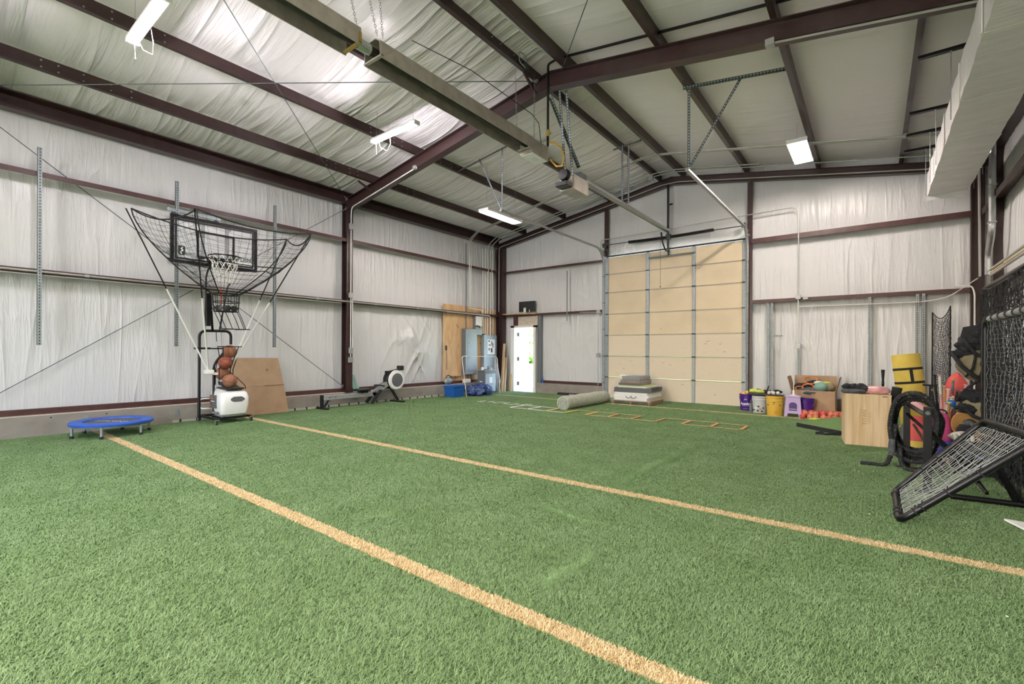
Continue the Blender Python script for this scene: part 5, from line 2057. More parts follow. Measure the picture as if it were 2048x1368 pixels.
load('lowest white flat box with black handles on the pallet', 'flat_box', 'box', 'white_plastic', -.44, .4, -.44, .42, .113, .18)
load('second white flat box up on the pallet', 'flat_box', 'box', 'white_plastic', -.45, .44, -.43, .42, .181, .245)
load('third white flat box up on the pallet', 'flat_box', 'box', 'white_plastic', -.42, .41, -.44, .41, .246, .30)
load('lower black mat on the pallet load', 'black_mat', 'mat', 'black_plastic', -.46, .45, -.43, .43, .302, .35)
load('upper black mat on the pallet load', 'black_mat', 'mat', 'black_fabric', -.44, .47, -.44, .42, .352, .418)
load('thin white board over the black mats', 'thin_board', 'board', 'white_paint', -.36, .36, -.4, .4, .42, .442)
load('olive yellow board in the pallet load', 'thin_board', 'board', 'lime', -.3, .3, -.4, .36, .444, .472)
load('dark brown board in the pallet load', 'thin_board', 'board', 'black_plastic', -.34, .2, -.41, .36, .475, .53)
load('brown carton in the pallet load', 'brown_carton', 'box', 'wood_brown', -.3, .22, -.4, .34, .532, .60)
load('grey folded pad on top of the pallet load', 'folded_pad', 'pad', 'box_grey_dark', -.26, .2, -.38, .3, .61, .695)
m = MB()
for a, s in ((-.05, 1), (.08, 1)):
    m.tube([(-4.69 + a - .07, 10.82, .21), (-4.69 + a - .03, 10.80, .17), (-4.69 + a + .03, 10.80, .17), (-4.69 + a + .07, 10.82, .22)], .008, 6)
m.build('box_handle', 'black_plastic', bpy.data.objects['flat_box']).matrix_parent_inverse = Matrix.Identity(4)


def hullring(a, z):
    return [(a[0], a[2], z), (a[1], a[2], z), (a[1], a[3], z), (a[0], a[3], z)]


m = MB()
rr = [hullring((-5.2, -4.16, 10.79, 11.77), .04), hullring((-5.21, -4.15, 10.78, 11.78), .2), hullring((-5.2, -4.16, 10.79, 11.77), .42), hullring((-5.0, -4.38, 10.84, 11.65), .70), hullring((-4.98, -4.4, 10.86, 11.62), .735)]
n = 4
vs = [p for r in rr for p in r]
fs = []
for i in range(4):
    for k in range(4):
        k2 = (k + 1) % 4
        fs.append((i * 4 + k, i * 4 + k2, (i + 1) * 4 + k2, (i + 1) * 4 + k))
fs.append((16, 17, 18, 19))
m.add(vs, fs)
tag(m.build('plastic_wrap', 'shrink_wrap'), 'clear plastic wrap stretched over the pallet load', 'wrap')


# ------------------------------------------------------------------ buckets
def bucket(label, x, y, mt, h=.37, r=.15, txt=None, tmat='paper', rz=0.0, fill=None):
    t = thing('bucket', label, 'bucket', (x, y, 0))
    m = MB()
    m.lathe([(r * .86, 0), (r * .87, .005), (r * .97, h * .76), (r * 1.03, h * .77), (r * 1.03, h * .80), (r * .98, h * .81), (r * .99, h * .9), (r * 1.04, h * .91), (r * 1.04, h * .935), (r * 1.0, h * .94), (r * 1.02, h), (r * .96, h), (r * .93, h * .6), (r * .82, .02), (.001, .02)], 30, cap=False)
    m.lathe([(.001, 0), (r * .86, 0)], 30, cap=False)
    fixn(m.build('pail', mt, t, smooth=30))
    m = MB()
    pts = [(r * 1.05 * math.cos(a), -.02 - .1 * math.sin(a), h * .84 - .12 * math.sin(a)) for a in np.linspace(0, math.pi, 11)]
    m.tube(pts, .004, 5)
    m.build('wire_handle', 'galv', t)
    if txt:
        for k, (s, z, sz, bold) in enumerate(txt):
            text_part('printed_lettering', s, sz, tmat, t, Matrix.Rotation(rz, 4, 'Z') @ frame_M((0, -r * .945 - .004, z), (1, 0, 0), (0, 0, 1)), bend_r=r * .94, bold=bold)
    return t


AZ = -.25
bk = bucket('purple bucket of yellow practice balls beside the overhead door', -2.24, 11.52, 'purple', txt=[('Academy', .16, .082, .002), ('SPORTS + OUTDOORS', .115, .022, 0), ('________', .07, .05, 0)], rz=.22)
m = MB()
m.tube([(-.03, -.152, .235), (-.01, -.15, .262), (.015, -.15, .262), (.03, -.152, .24)], .007, 5)
m.build('printed_logo', 'paper', bk)
for k in range(7):
    a = k * 1.047
    r = .0 if k == 6 else .092
    m = MB()
    m.ball((0, 0, 0), .042, 12, 8)
    o = tag(m.build('practice_ball', 'ball_yellow', smooth=True), 'yellow practice ball heaped in the purple bucket', 'ball', 'practice balls in the purple bucket')
    o.location = (-2.24 + r * math.cos(a), 11.52 + r * math.sin(a), .375 + (.03 if k == 6 else 0))
bucket('pale grey bucket with stickers next to the yellow bucket', -1.93, 11.22, 'bucket_grey')
for k, (x, z, c) in enumerate(((-.09, .07, 'ink'), (-.05, .11, 'paper'), (-.01, .06, 'black_plastic'), (.03, .1, 'tan'), (.06, .05, 'ink'), (.08, .12, 'black_plastic'), (.0, .15, 'ink'))):
    m = MB()
    yy = -math.sqrt(max(.0, .134 ** 2 - x * x)) - .004
    m.ball((x, yy, z), .022, 8, 6, (1, .2, .8), .2, k)
    m.build('sticker', c, bpy.data.objects['bucket.001'])
m = MB()
m.cbox(-2.12, -2.06, 11.14, 11.2, 0, .2, .01)
m.tube([(-2.09, 11.17, .2), (-2.09, 11.17, .27)], .014, 8)
tag(m.build('water_bottle', 'grey_plastic'), 'grey water bottle between the purple and grey buckets', 'bottle')
yb = bucket('yellow bucket with dark stencils in front of the grey one', -1.6, 10.94, 'yellow_plastic', h=.41, r=.165)
for k, (x, z, sx, sz) in enumerate(((.0, .28, .03, .010), (.0, .245, .015, .008), (-.1, .23, .03, .008), (-.11, .21, .02, .006), (.1, .225, .02, .012), (.04, .08, .012, .008))):
    m = MB()
    yy = -math.sqrt(max(.0, .152 ** 2 - x * x)) - .003
    m.ball((x, yy, z), 1, 8, 5, (sx, .004, sz))
    m.build('stencil_mark', 'ink', yb)
# what lies on the buckets
t = thing('gear_caddy', 'black tray of lime gloves lying on the grey bucket', 'tray', (-1.97, 11.26, .372))
m = MB()
m.cbox(-.19, .22, -.13, .12, .0, .06, .02)
m.build('tray', 'black_plastic', t)
for k, (x, y, z, r, mt) in enumerate(((-.08, 0, .09, .075, 'lime'), (.05, -.03, .085, .07, 'lime'), (.0, .04, .11, .05, 'grey_fabric'), (.14, 0, .09, .06, 'black_fabric'))):
    m = MB()
    m.ball((x, y, z), r, 14, 8, (1.3, 1, .6), .12, 60 + k)
    m.build('glove', mt, t, smooth=True)
m = MB()
m.tube([(.2, -.1, .0), (.2, -.12, .14), (.22, -.1, .22)], .014, 6)
m.build('strap', 'black_fabric', t)
m = MB()
m.cbox(-1.76, -1.44, 10.82, 11.06, .413, .43, .008)
tag(m.build('black_tray', 'black_plastic'), 'flat black tray lying on the yellow bucket', 'tray')
for k, (x, y) in enumerate(((-1.7, 10.9), (-1.62, 10.89), (-1.54, 10.9), (-1.66, 10.97))):
    m = MB()
    m.ball((0, 0, 0), .037, 12, 8)
    o = tag(m.build('baseball', 'white_ball', smooth=True), 'worn white baseball on the yellow bucket lid', 'ball', 'baseballs on the yellow bucket')
    o.location = (x, y, .467)
m = MB()
m.ball((-1.58, 11.02, .485), .06, 14, 8, (1.6, 1, .7), .15, 77)
m.ball((-1.7, 11.03, .475), .05, 14, 8, (1.4, 1, .7), .15, 78)
tag(m.build('dark_beanie', 'black_fabric', smooth=True), 'dark crumpled beanie behind the white baseballs', 'hat')
# lilac folding stool
t = thing('step_stool', 'lilac folding step stool with purple arch panel', 'stool', (-1.275, 10.98, 0))
m = MB()
out = [(-.155, 0), (-.105, 0), (-.09, .075), (.09, .075), (.105, 0), (.155, 0), (.125, .40), (-.125, .40)]
m.prism(out, -.09, -.07, 'Y')
fixn(m.build('front_leg_panel', 'lilac', t))
m = MB()
m.prism(out, .09, .11, 'Y')
fixn(m.build('rear_leg_panel', 'lilac', t))
m = MB()
m.cbox(-.135, .135, -.11, .12, .40, .43, .01)
m.build('step_top', 'lilac', t)
m = MB()
ar = [(-.07, .13), (.07, .13), (.07, .24)] + [(.07 * math.cos(a), .24 + .06 * math.sin(a)) for a in np.linspace(0, math.pi, 9)[1:-1]] + [(-.07, .24)]
m.prism(ar, -.094, -.089, 'Y')
fixn(m.build('arch_panel', 'purple_dark', t))
text_part('printed_lettering', 'Academy', .034, 'paper', t, frame_M((0, -.0955, .165), (1, 0, 0), (0, 0, 1)))
bucket('purple bucket half hidden behind the lilac stool', -1.08, 11.15, 'purple', txt=[('Academy', .12, .07, .002)], rz=-.2)
m = MB()
m.lathe([(.055, 0), (.055, .012), (.022, .02), (.016, .1), (.012, .11)], 14, c=(-1.275, 10.99, .431))
m.lathe([(.008, 0), (.008, .17)], 8, c=(-1.275, 10.99, .541))
tag(m.build('marker_cone', 'white_plastic', smooth=40), 'small pale cone with stick on the lilac stool', 'cone')

# ------------------------------------------------------------------ open cardboard box of gear
t = thing('cardboard_box', 'open brown cardboard box of balls and straps by the end wall', 'box', (-.98, 11.6, 0))
w, d, h = .38, .28, .52
for nm, bx in (('front_wall', (-w, w, -d, -d + .008, 0, h)), ('back_wall', (-w, w, d - .008, d, 0, h + .29)), ('bottom', (-w, w, -d, d, 0, .008))):
    m = MB()
    m.box(*bx)
    m.build(nm, 'cardboard', t)
for s in (-1, 1):
    m = MB()
    m.box(s * w - .004, s * w + .004, -d, d, 0, h)
    m.build('side_wall', 'cardboard', t)
    m = MB()
    m.slab([(s * w, -d, h), (s * w, d, h), (s * (w + .07), d, h + .28), (s * (w + .07), -d, h + .28)], (s * .006, 0, 0))
    fixn(m.build('side_flap', 'cardboard', t))
m = MB()
m.slab([(-w + .01, -d, h), (w - .01, -d, h), (w - .01, -d + .07, h - .12), (-w + .01, -d + .07, h - .12)], (0, .006, 0))
fixn(m.build('front_flap', 'cardboard', t))
m = MB()
m.ball((0, 0, 0), .115, 20, 14, (1.05, 1, .88))
o = tag(m.build('exercise_ball', 'teal', smooth=True), 'teal green ball on top of the gear in the cardboard box', 'ball')
o.location = (-.85, 11.44, .595)
for k, (x, y, z, r, mt, sc, lab) in enumerate(((-1.2, 11.6, .56, .12, 'black_fabric', (1.2, 1, .8), 'black bundle in the cardboard box beside the orange ring'), (-.95, 11.72, .62, .13, 'black_fabric', (1.6, .8, .7), 'black bundle at the back of the cardboard box'), (-.72, 11.55, .58, .1, 'khaki', (1.1, 1, .9), 'khaki glove in the cardboard box'), (-.78, 11.65, .66, .07, 'lime', (1.4, 1, .6), 'lime vest on the gear in the cardboard box'), (-.9, 11.62, .67, .07, 'white_ball', (1.2, .8, .6), 'pale towel on the gear in the cardboard box'), (-1.0, 11.5, .48, .2, 'grey_fabric', (1.5, 1, .5), 'grey bags filling the cardboard box'))):
    m = MB()
    m.ball((x, y, z), r, 18, 10, sc, .13, 100 + k)
    tag(m.build('gear_bundle', mt, smooth=True), lab, 'bundle')
for k, (x, y, z, r, lab) in enumerate(((-1.07, 11.42, .585, .1, 'orange ring leaning on the teal ball'), (-1.05, 11.66, .72, .12, 'orange strap loop at the back of the cardboard box'), (-1.22, 11.42, .55, .07, 'small orange ring at the corner of the cardboard box'))):
    m = MB()
    m.tube([(x + r * math.cos(a), y + r * .35 * math.sin(a), z + r * .62 * math.sin(a)) for a in np.linspace(0, 2 * math.pi, 25)[:-1]], .012, 6, closed=True)
    tag(m.build('training_ring', 'orange', smooth=True), lab, 'ring')
# orange mesh bag of balls
t = thing('ball_bag', 'orange mesh bag of balls lying before the cardboard box', 'ball bag', (-.66, 10.98, 0))
rg = random.Random(21)
for k in range(34):
    u, v = (k % 9) / 8, (k // 9) / 3
    x = -.42 + .84 * u + rg.uniform(-.02, .02)
    y = -.26 + .42 * v + .12 * u + rg.uniform(-.03, .03)
    m = MB()
    m.ball((x, y, .052 + (.05 if .2 < v < .8 else 0)), .054, 10, 7)
    m.build('ball', 'orange_net' if k % 4 else 'coral', t, smooth=True)
m = MB()
for k in range(16):
    u = k / 15
    m.tube([(-.46 + .92 * u, -.34 + .12 * u, .012), (-.46 + .92 * u, -.2 + .12 * u, .115), (-.46 + .92 * u, 0.0 + .12 * u, .165), (-.46 + .92 * u, .2 + .12 * u, .115)], .0035, 4)
for k in range(6):
    v = k / 5
    m.tube([(-.46 + .92 * u, -.3 + .5 * v + .12 * u, .05 + .115 * math.sin(math.pi * min(1, v + .12))) for u in np.linspace(0, 1, 9)], .0035, 4)
m.build('mesh', 'coral', t)['kind'] = 'stuff'
m = MB()
m.slab([(-.98, 10.6, .018), (-.86, 10.56, .018), (-.78, 10.66, .03), (-.9, 10.7, .03)], (0, 0, .02))
tag(m.build('lime_strip', 'lime'), 'pale lime strip on the turf in front of the orange bag', 'strip')

# loose turf flap and strap
t = thing('turf_remnant', 'loose green turf remnant with dark edge beside the plywood box', 'turf', (-.4, 9.8, 0))
pm('turf_flap', '#6f9157', .9, col2='#5f8148', vs=40, bump=.6, bs=120)
nu, nv = 14, 14
m = MB()
A_, B_, C_, D_ = Vector((-1.06, 9.52, .03)), Vector((-.40, 8.93, .03)), Vector((.35, 9.9, .05)), Vector((-.55, 10.85, .04))
vs = []
for sgn in (1, 0):
    for i in range(nu + 1):
        for j in range(nv + 1):
            p = A_.lerp(B_, i / nu).lerp(D_.lerp(C_, i / nu), j / nv)
            p.z += .02 * math.sin(i * .9) * math.sin(j * .7) + (.022 if sgn else -.01) + .02
            p.z = max(p.z, .004)
            vs.append(p)
N1 = (nu + 1) * (nv + 1)
fs = []
for i in range(nu):
    for j in range(nv):
        a = i * (nv + 1) + j
        fs.append((a, a + nv + 1, a + nv + 2, a + 1))
        fs.append((N1 + a, N1 + a + 1, N1 + a + nv + 2, N1 + a + nv + 1))
m.add(vs, fs)
child(m.build('pile_side', 'turf_flap'), t)
m = MB()
edge = [vs[i * (nv + 1)] for i in range(nu + 1)]
for i in range(nu):
    p, q = edge[i], edge[i + 1]
    m.add([(p.x, p.y, .002), (q.x, q.y, .002), (q.x, q.y, q.z + .004), (p.x, p.y, p.z + .004), (p.x + .03, p.y + .04, .002), (q.x + .03, q.y + .04, .002), (q.x + .03, q.y + .04, q.z), (p.x + .03, p.y + .04, p.z)],
          [(0, 1, 2, 3), (3, 2, 6, 7), (5, 4, 7, 6)])
child(m.build('backing_edge', 'black_rubber'), t)
m = MB()
sp = [(-.72, 8.78), (-.64, 8.80), (-.58, 8.77), (-.5, 8.84), (-.42, 8.88)]
m.add([(x, y, .012) for x, y in sp] + [(x, y, .05 + .012 * math.sin(k * 2)) for k, (x, y) in enumerate(sp)] + [(x + .01, y + .02, .012) for x, y in sp], [(k, k + 1, k + 6, k + 5) for k in range(4)] + [(k + 5, k + 6, k + 11, k + 10) for k in range(4)])
tag(m.build('floor_strap', 'black_rubber'), 'black curled strap on the turf beside the plywood box', 'strap')

# ------------------------------------------------------------------ plywood jump box
pb = thing('jump_box', 'pale plywood jump box with burnt lettering', 'jump box', (-.315, 8.13, 0), math.radians(7))
for nm, bx in (('front_panel', (0, .515, 0, .018, 0, .70)), ('back_panel', (0, .515, .482, .5, 0, .70)), ('side_panel', (0, .018, .0181, .4819, 0, .70)), ('side_panel', (.497, .515, .0181, .4819, 0, .70)), ('top_panel', (-.002, .517, -.002, .502, .70, .722))):
    m = MB()
    m.box(*bx)
    m.build(nm, 'plywood_pale', pb)
text_part('burnt_lettering', 'TITAN', .075, 'burnt', pb, frame_M((.225, -.0015, .40), (0, 0, 1), (-1, 0, 0)), bold=.002)
text_part('burnt_lettering', 'FITNESS', .045, 'burnt', pb, frame_M((.275, -.0015, .40), (0, 0, 1), (-1, 0, 0)))
m = MB()
m.cbox(.42, .47, -.003, .0, .69, .706, .001)
m.build('hand_notch', 'wood_brown', pb)
t = thing('gear_bag', 'black knee pads and bag on the plywood box', 'bag', (-.2, 8.3, .724))
m = MB()
m.cbox(-.17, .12, -.1, .12, 0, .06, .02)
m.build('case', 'grey_fabric', t, smooth=30)
m = MB()
for k, (x, y, z, r) in enumerate(((-.1, .03, .085, .06), (-.02, .04, .09, .055), (.06, .03, .085, .07), (.1, 0, .06, .06))):
    m.ball((x, y, z), r, 14, 8, (1.1, 1, .75), .14, 30 + k)
m.build('pads', 'black_fabric', t, smooth=True)
m = MB()
m.tube([(.02, -.105, .03), (.07, -.108, .045), (.09, -.105, .03), (.06, -.108, .018)], .006, 5, closed=True)
m.build('buckle', 'black_plastic', t)
m = MB()
m.ball((.04, 8.32, .775), .1, 22, 12, (1.55, .95, .62), .06, 44)
m.ball((-.1, 8.28, .745), .04, 12, 8, (1.3, 1, .6), .1, 45)
tag(m.build('pink_bag', 'pink_bag', smooth=True), 'pink clear plastic bag on the plywood box', 'bag')
t = thing('batting_tee', 'black batting tee standing behind the plywood box', 'batting tee', (.115, 9.05, 0))
m = MB()
m.lathe([(.16, 0), (.16, .02), (.03, .04), (.014, .06), (.014, .8), (.018, .81), (.018, .87), (.012, .88)], 16)
m.build('stem', 'black_metal', t, smooth=40)
m = MB()
m.lathe([(.014, .86), (.016, .9), (.024, 1.04), (.02, 1.045)], 14)
m.build('rubber_cone', 'black_rubber', t, smooth=40)
m = MB()
m.tube([(.19, 8.62, .35), (.27, 8.6, .81)], [.05, .06], 14)
tag(m.build('foam_roller', 'black_rubber', smooth=40), 'dark foam roller leaning behind the plywood box', 'roller')

# ------------------------------------------------------------------ rope rack with battle rope
t = thing('rope_rack', 'black steel rack holding the battle rope', 'rack', (.35, 6.35, 0))
PA, PB = Vector((.30, 6.9, 0)), Vector((.40, 5.79, 0))
for p, fx in ((PA, (.2, .82)), (PB, (.31, .86))):
    m = MB()
    m.box(p.x - .03, p.x + .03, p.y - .03, p.y + .03, 0.02, .80)
    po = child(m.build('post', 'black_metal', bevel=.004), t)
    m = MB()
    m.lathe([(.02, 0), (.02, .012), (.012, .016)], 10, Matrix.Translation((p.x, p.y - .03, .745)) @ Matrix.Rotation(HP, 4, 'X'))
    m.build('bolt_cap', 'grey_plastic', po).matrix_parent_inverse = Matrix.Identity(4)
    m = MB()
    m.box(fx[0], fx[1], p.y - .025, p.y + .025, 0, .022)
    child(m.build('foot_bar', 'black_metal'), t)
m = MB()
m.tube([(.31, 6.9, .72), (.39, 5.8, .72)], .022, 8)
child(m.build('top_bar', 'black_metal'), t)
m = MB()
m.tube([(.36, 6.88, .5), (.39, 5.82, .46)], .014, 6)
m.tube([(.3, 6.88, .62), (.62, 6.4, .3), (.8, 5.85, .06)], .016, 6)
m.tube([(.40, 5.82, .6), (.66, 5.9, .3), (.8, 6.0, .06)], .016, 6)
child(m.build('cross_braces', 'black_metal'), t)


def rope(m, mf, pts, r=.02, turns=26.0, seed=0):
    """three-strand twisted rope along a polyline"""
    P = [Vector(p) for p in pts]
    L = [0]
    for a, b in zip(P[:-1], P[1:]):
        L.append(L[-1] + (b - a).length)
    n = max(12, int(L[-1] / .016))
    cen, tan = [], []
    for i in range(n + 1):
        s = L[-1] * i / n
        k = 0
        while k < len(P) - 2 and L[k + 1] < s:
            k += 1
        f = (s - L[k]) / max(1e-6, L[k + 1] - L[k])
        cen.append(P[k].lerp(P[k + 1], f))
    for st in range(3):
        sp = []
        for i, c in enumerate(cen):
            tg = (cen[min(i + 1, n)] - cen[max(i - 1, 0)]).normalized()
            a = tg.orthogonal().normalized()
            a = (Vector((.31, .95, .05)) - tg * tg.dot(Vector((.31, .95, .05)))).normalized()
            b = tg.cross(a)
            w = 2 * math.pi * (L[-1] * i / n * 12 + st / 3)
            sp.append(c + (a * math.cos(w) + b * math.sin(w)) * r * .58)
        m.tube(sp, r * .54, 6)
    rg = random.Random(seed)
    for i in range(4, n, 9):
        c = cen[i]
        mf.ball(c + Vector((rg.uniform(-1, 1), -1, rg.uniform(-.6, .6))).normalized() * r * .98, .0045, 5, 4)


def smooth_path(pts, n=8):
    P = [Vector(p) for p in pts]
    out = []
    for i in range(len(P) - 1):
        p0, p1, p2, p3 = P[max(i - 1, 0)], P[i], P[i + 1], P[min(i + 2, len(P) - 1)]
        for j in range(n):
            q = j / n
            out.append(.5 * ((2 * p1) + (p2 - p0) * q + (2 * p0 - 5 * p1 + 4 * p2 - p3) * q * q + (3 * p1 - p0 - 3 * p2 + p3) * q ** 3))
    out.append(P[-1])
    return out


t = thing('battle_rope', 'thick black battle rope coiled over the rack with one end on the turf', 'rope', (.3, 6.7, 0))
m, mf = MB(), MB()
for k in range(5):
    y = 6.76 + .05 * k
    x0, x1 = .17 + .012 * k, .52 + .025 * (k % 3)
    zt, zb = .84 - .035 * (k % 3), .14 + .05 * ((k * 2) % 3)
    pts = [(x0, y, zb + .12), (x0 - .02, y, .5), (x0 + .02, y, zt - .1), ((x0 + x1) / 2 - .07, y, zt), ((x0 + x1) / 2 + .07, y, zt - .005), (x1, y, zt - .14), (x1 + .02, y - .02, .5), (x1 - .06, y, zb + .02), ((x0 + x1) / 2, y, zb - .03), (x0 + .05, y, zb + .02), (x0, y, zb + .12)]
    rope(m, mf, smooth_path(pts, 6), .024, seed=k)
rope(m, mf, smooth_path([(-.11, 6.78, .024), (0, 6.8, .024), (.1, 6.8, .03), (.15, 6.8, .12), (.18, 6.79, .3), (.2, 6.76, .5)], 6), .024, seed=9)
rope(m, mf, smooth_path([(.24, 6.75, .25), (.25, 6.72, .08), (.33, 6.68, .03), (.5, 6.65, .05), (.62, 6.72, .14)], 6), .024, seed=10)
child(m.build('strands', 'rope_black', smooth=True), t)
child(mf.build('yellow_flecks', 'rope_fleck'), t)['kind'] = 'stuff'
m = MB()
m.tube([(.17, 6.74, .34), (.165, 6.74, .24), (.17, 6.75, .16)], [.03, .036, .03], 10)
child(m.build('rubber_sleeve', 'grey_fabric', smooth=40), t)
m = MB()
m.tube([(-.115, 6.78, .024), (-.03, 6.79, .024)], .0235, 10)
child(m.build('end_grip', 'black_rubber', smooth=40), t)

# ------------------------------------------------------------------ yellow mat roll
ym = thing('mat_roll', 'rolled yellow exercise mat standing upright with dark straps', 'mat', (.56, 9.95, 0))
ym.rotation_euler = (math.radians(-3), math.radians(-6), .3)
m = MB()
m.lathe([(.175, .0), (.185, .01), (.185, 1.27), (.178, 1.285), (.05, 1.283), (.04, 1.2), (.001, 1.2)], 32, cap=False)
fixn(m.build('mat', 'mat_yellow', ym, smooth=40))
m = MB()
pts = [((.03 + .0072 * k) * math.cos(k * .45), (.03 + .0072 * k) * math.sin(k * .45), 1.286) for k in range(20)]
m.tube(pts, .004, 4)
m.build('roll_spiral', 'tan', ym)
for z in (1.03, .81):
    m = MB()
    m.lathe([(.186, z), (.19, z + .002), (.19, z + .036), (.186, z + .038)], 32, cap=False)
    m.build('strap', 'black_fabric', ym)
m = MB()
m.box(-.02, .02, -.192, -.184, .84, 1.04)
m.build('carry_strap', 'black_fabric', ym, matrix=Matrix.Rotation(-.12, 4, 'Z'))


# ------------------------------------------------------------------ nets
def netting(m, f, nu, nv, r=.002, wob=.0, seed=0):
    """cord grid over a surface f(u, v)"""
    rg = np.random.default_rng(seed)
    jit = rg.normal(0, wob, (nu + 1, nv + 1, 3)) if wob else np.zeros((nu + 1, nv + 1, 3))
    G = [[Vector(f(i / nu, j / nv)) + Vector(jit[i, j]) for j in range(nv + 1)] for i in range(nu + 1)]
    for i in range(nu + 1):
        m.tube(G[i], r, 3, caps=False)
    for j in range(nv + 1):
        m.tube([G[i][j] for i in range(nu + 1)], r, 3, caps=False)


t = thing('throwing_net', 'tall folded black net on two poles leaning in the corner', 'net', (.97, 11.5, 0))
b0, b1, t0, t1 = Vector((.84, 11.35, .0)), Vector((1.08, 11.35, .0)), Vector((.862, 11.6, 2.05)), Vector((1.105, 11.6, 2.157))
for nm, p, q in (('pole', b0, t0), ('pole', b1, t1)):
    m = MB()
    m.tube([p, q], .011, 8)
    child(m.build(nm, 'black_metal', smooth=40), t)


def bow(u, v):
    p = b0.lerp(t0, v)
    q = b1.lerp(t1, v)
    w = p.lerp(q, u)
    s = 4 * u * (1 - u)
    w.z -= .17 * s * (.4 + .6 * v)
    w.y -= .10 * s
    return w


m = MB()
netting(m, bow, 14, 48, .0028, .004, 5)
netting(m, lambda u, v: bow(u, v * .97) + Vector((.01, .04, 0)), 12, 40, .0028, .005, 6)
child(m.build('netting', 'net_cord'), t)['kind'] = 'stuff'
m = MB()
m.tube([bow(u, 1) for u in np.linspace(0, 1, 13)], .008, 6)
child(m.build('hem_rope', 'net_cord'), t)

bn = thing('barrier_net', 'large black netted screen with steel frame against the net wall', 'net', (1.02, 6.7, 0))
NX = 1.03
m = MB()
m.tube(loop_fillet([(NX, 5.77, .02), (NX, 7.72, .02), (NX, 7.72, 2.06), (NX, 5.77, 2.06)], .06), .021, 8, closed=True)
child(m.build('frame', 'black_metal', smooth=40), bn)
m = MB()
netting(m, lambda u, v: (NX - .03 - .05 * math.sin(math.pi * u) * math.sin(math.pi * v), 5.79 + 1.91 * u, .04 + 2.0 * v - .05 * math.sin(math.pi * u)), 40, 42, .0042, .006, 1)
netting(m, lambda u, v: (NX + .07 + .05 * math.sin(math.pi * u), 5.79 + 1.93 * u, .02 + 2.03 * v - .06 * math.sin(math.pi * u)), 38, 40, .0042, .008, 2)
child(m.build('netting', 'net_cord'), bn)['kind'] = 'stuff'
m = MB()
netting(m, lambda u, v: (NX - .02 + .3 * u, 7.74 + .16 * math.sin(math.pi * u), .35 + 1.68 * v), 7, 34, .004, .004, 3)
child(m.build('side_netting', 'net_cord'), bn)['kind'] = 'stuff'
m = MB()
m.tube([(NX - .02, 7.72, 2.05), (NX - .01, 7.2, 2.0), (NX - .01, 6.5, 1.99), (NX - .01, 5.79, 2.05)], .012, 6)
child(m.build('hem_rope', 'net_cord', smooth=True), bn)

# rebounder
rb = thing('rebounder', 'black tube rebounder with white cord net, lower panel sloping to the turf', 'rebounder', (.5, 5.08, 0))
Yn, Yf = 4.60, 5.55
m = MB()
low = loop_fillet([(.16, Yn, .03), (.16, Yf, .03), (.745, Yf, .735), (.885, Yn, .735)], .09, 6)
m.tube(low, .026, 10, closed=True)
child(m.build('lower_frame', 'black_metal', smooth=40), rb)
m = MB()
up = fillet([(.745, Yf, .735), (.745, Yf, 1.58), (.885, Yn, 1.62), (.885, Yn, .735)], .08, 6)
m.tube(up, .024, 10)
child(m.build('upper_frame', 'black_metal', smooth=40), rb)
m = MB()
m.tube([(.76, Yf - .1, 1.584), (.876, Yn + .06, 1.617)], .0265, 10)
child(m.build('top_sleeve', 'alu', smooth=40), rb)
m = MB()
netting(m, lambda u, v: Vector((.19, Yn + .06, .06)).lerp(Vector((.19, Yf - .06, .06)), u).lerp(Vector((.85, Yn + .06, .70)).lerp(Vector((.72, Yf - .06, .69)), u), v) + Vector((.02, 0, -.035)) * math.sin(math.pi * u) * math.sin(math.pi * v), 22, 15, .0022, .003, 4)
child(m.build('lower_net', 'grey_cord'), rb)['kind'] = 'stuff'
m = MB()
netting(m, lambda u, v: (.88 - .13 * u + .05 * math.sin(math.pi * u) * math.sin(math.pi * v), Yn + .05 + .86 * u, .76 + .8 * v), 15, 22, .002, .004, 5)
child(m.build('upper_net', 'grey_plastic'), rb)['kind'] = 'stuff'
for k in range(7):
    f = k / 6
    c = Vector((.757, Yf - .08, 1.584)).lerp(Vector((.87, Yn + .1, 1.615)), f)
    m = MB()
    m.tube([c + Vector((.032 * math.cos(a), 0, .032 * math.sin(a))) for a in np.linspace(0, 2 * math.pi, 11)[:-1]], .006, 5, closed=True)
    child(m.build('tie_strap', 'black_rubber'), rb)
for fy, fx, fz, ax in ((Yn + .18, .16, .03, 0), (Yn + .3, .16, .03, 0), (Yf - .12, .16, .03, 0), (Yn, .25, .118, 1), (Yn, .29, .157, 1), (Yn, .43, .292, 1), (Yn, .6, .457, 1), (Yf, .35, .26, 1), (Yf, .45, .38, 1)):
    m = MB()
    c = Vector((fx, fy, fz))
    if ax == 0:
        pts = [c + Vector((.03 * math.cos(a), 0, .03 * math.sin(a))) for a in np.linspace(0, 2 * math.pi, 11)[:-1]]
    else:
        d = Vector((.645, 0, .72)).normalized()
        e = Vector((-d.z, 0, d.x))
        pts = [c + e * .03 * math.cos(a) + Vector((0, .03, 0)) * math.sin(a) for a in np.linspace(0, 2 * math.pi, 11)[:-1]]
    m.tube(pts, .0055, 5, closed=True)
    m.tube([pts[2], pts[2] + Vector((.01, .03, .03))], .004, 5)
    child(m.build('tie_strap', 'black_rubber'), rb)
m = MB()
m.tube([(.545, 5.68, .03), (1.4, 5.78, .03)], .026, 10)
child(m.build('floor_bar', 'black_metal', smooth=40), rb)
m = MB()
m.tube([(.74, Yf, .56), (.95, 5.72, .06)], .02, 8)
m.tube([(.72, Yf, .60), (.76, Yf + .05, .52), (.98, 5.74, .06)], .016, 8)
child(m.build('rear_stay', 'black_metal', smooth=40), rb)

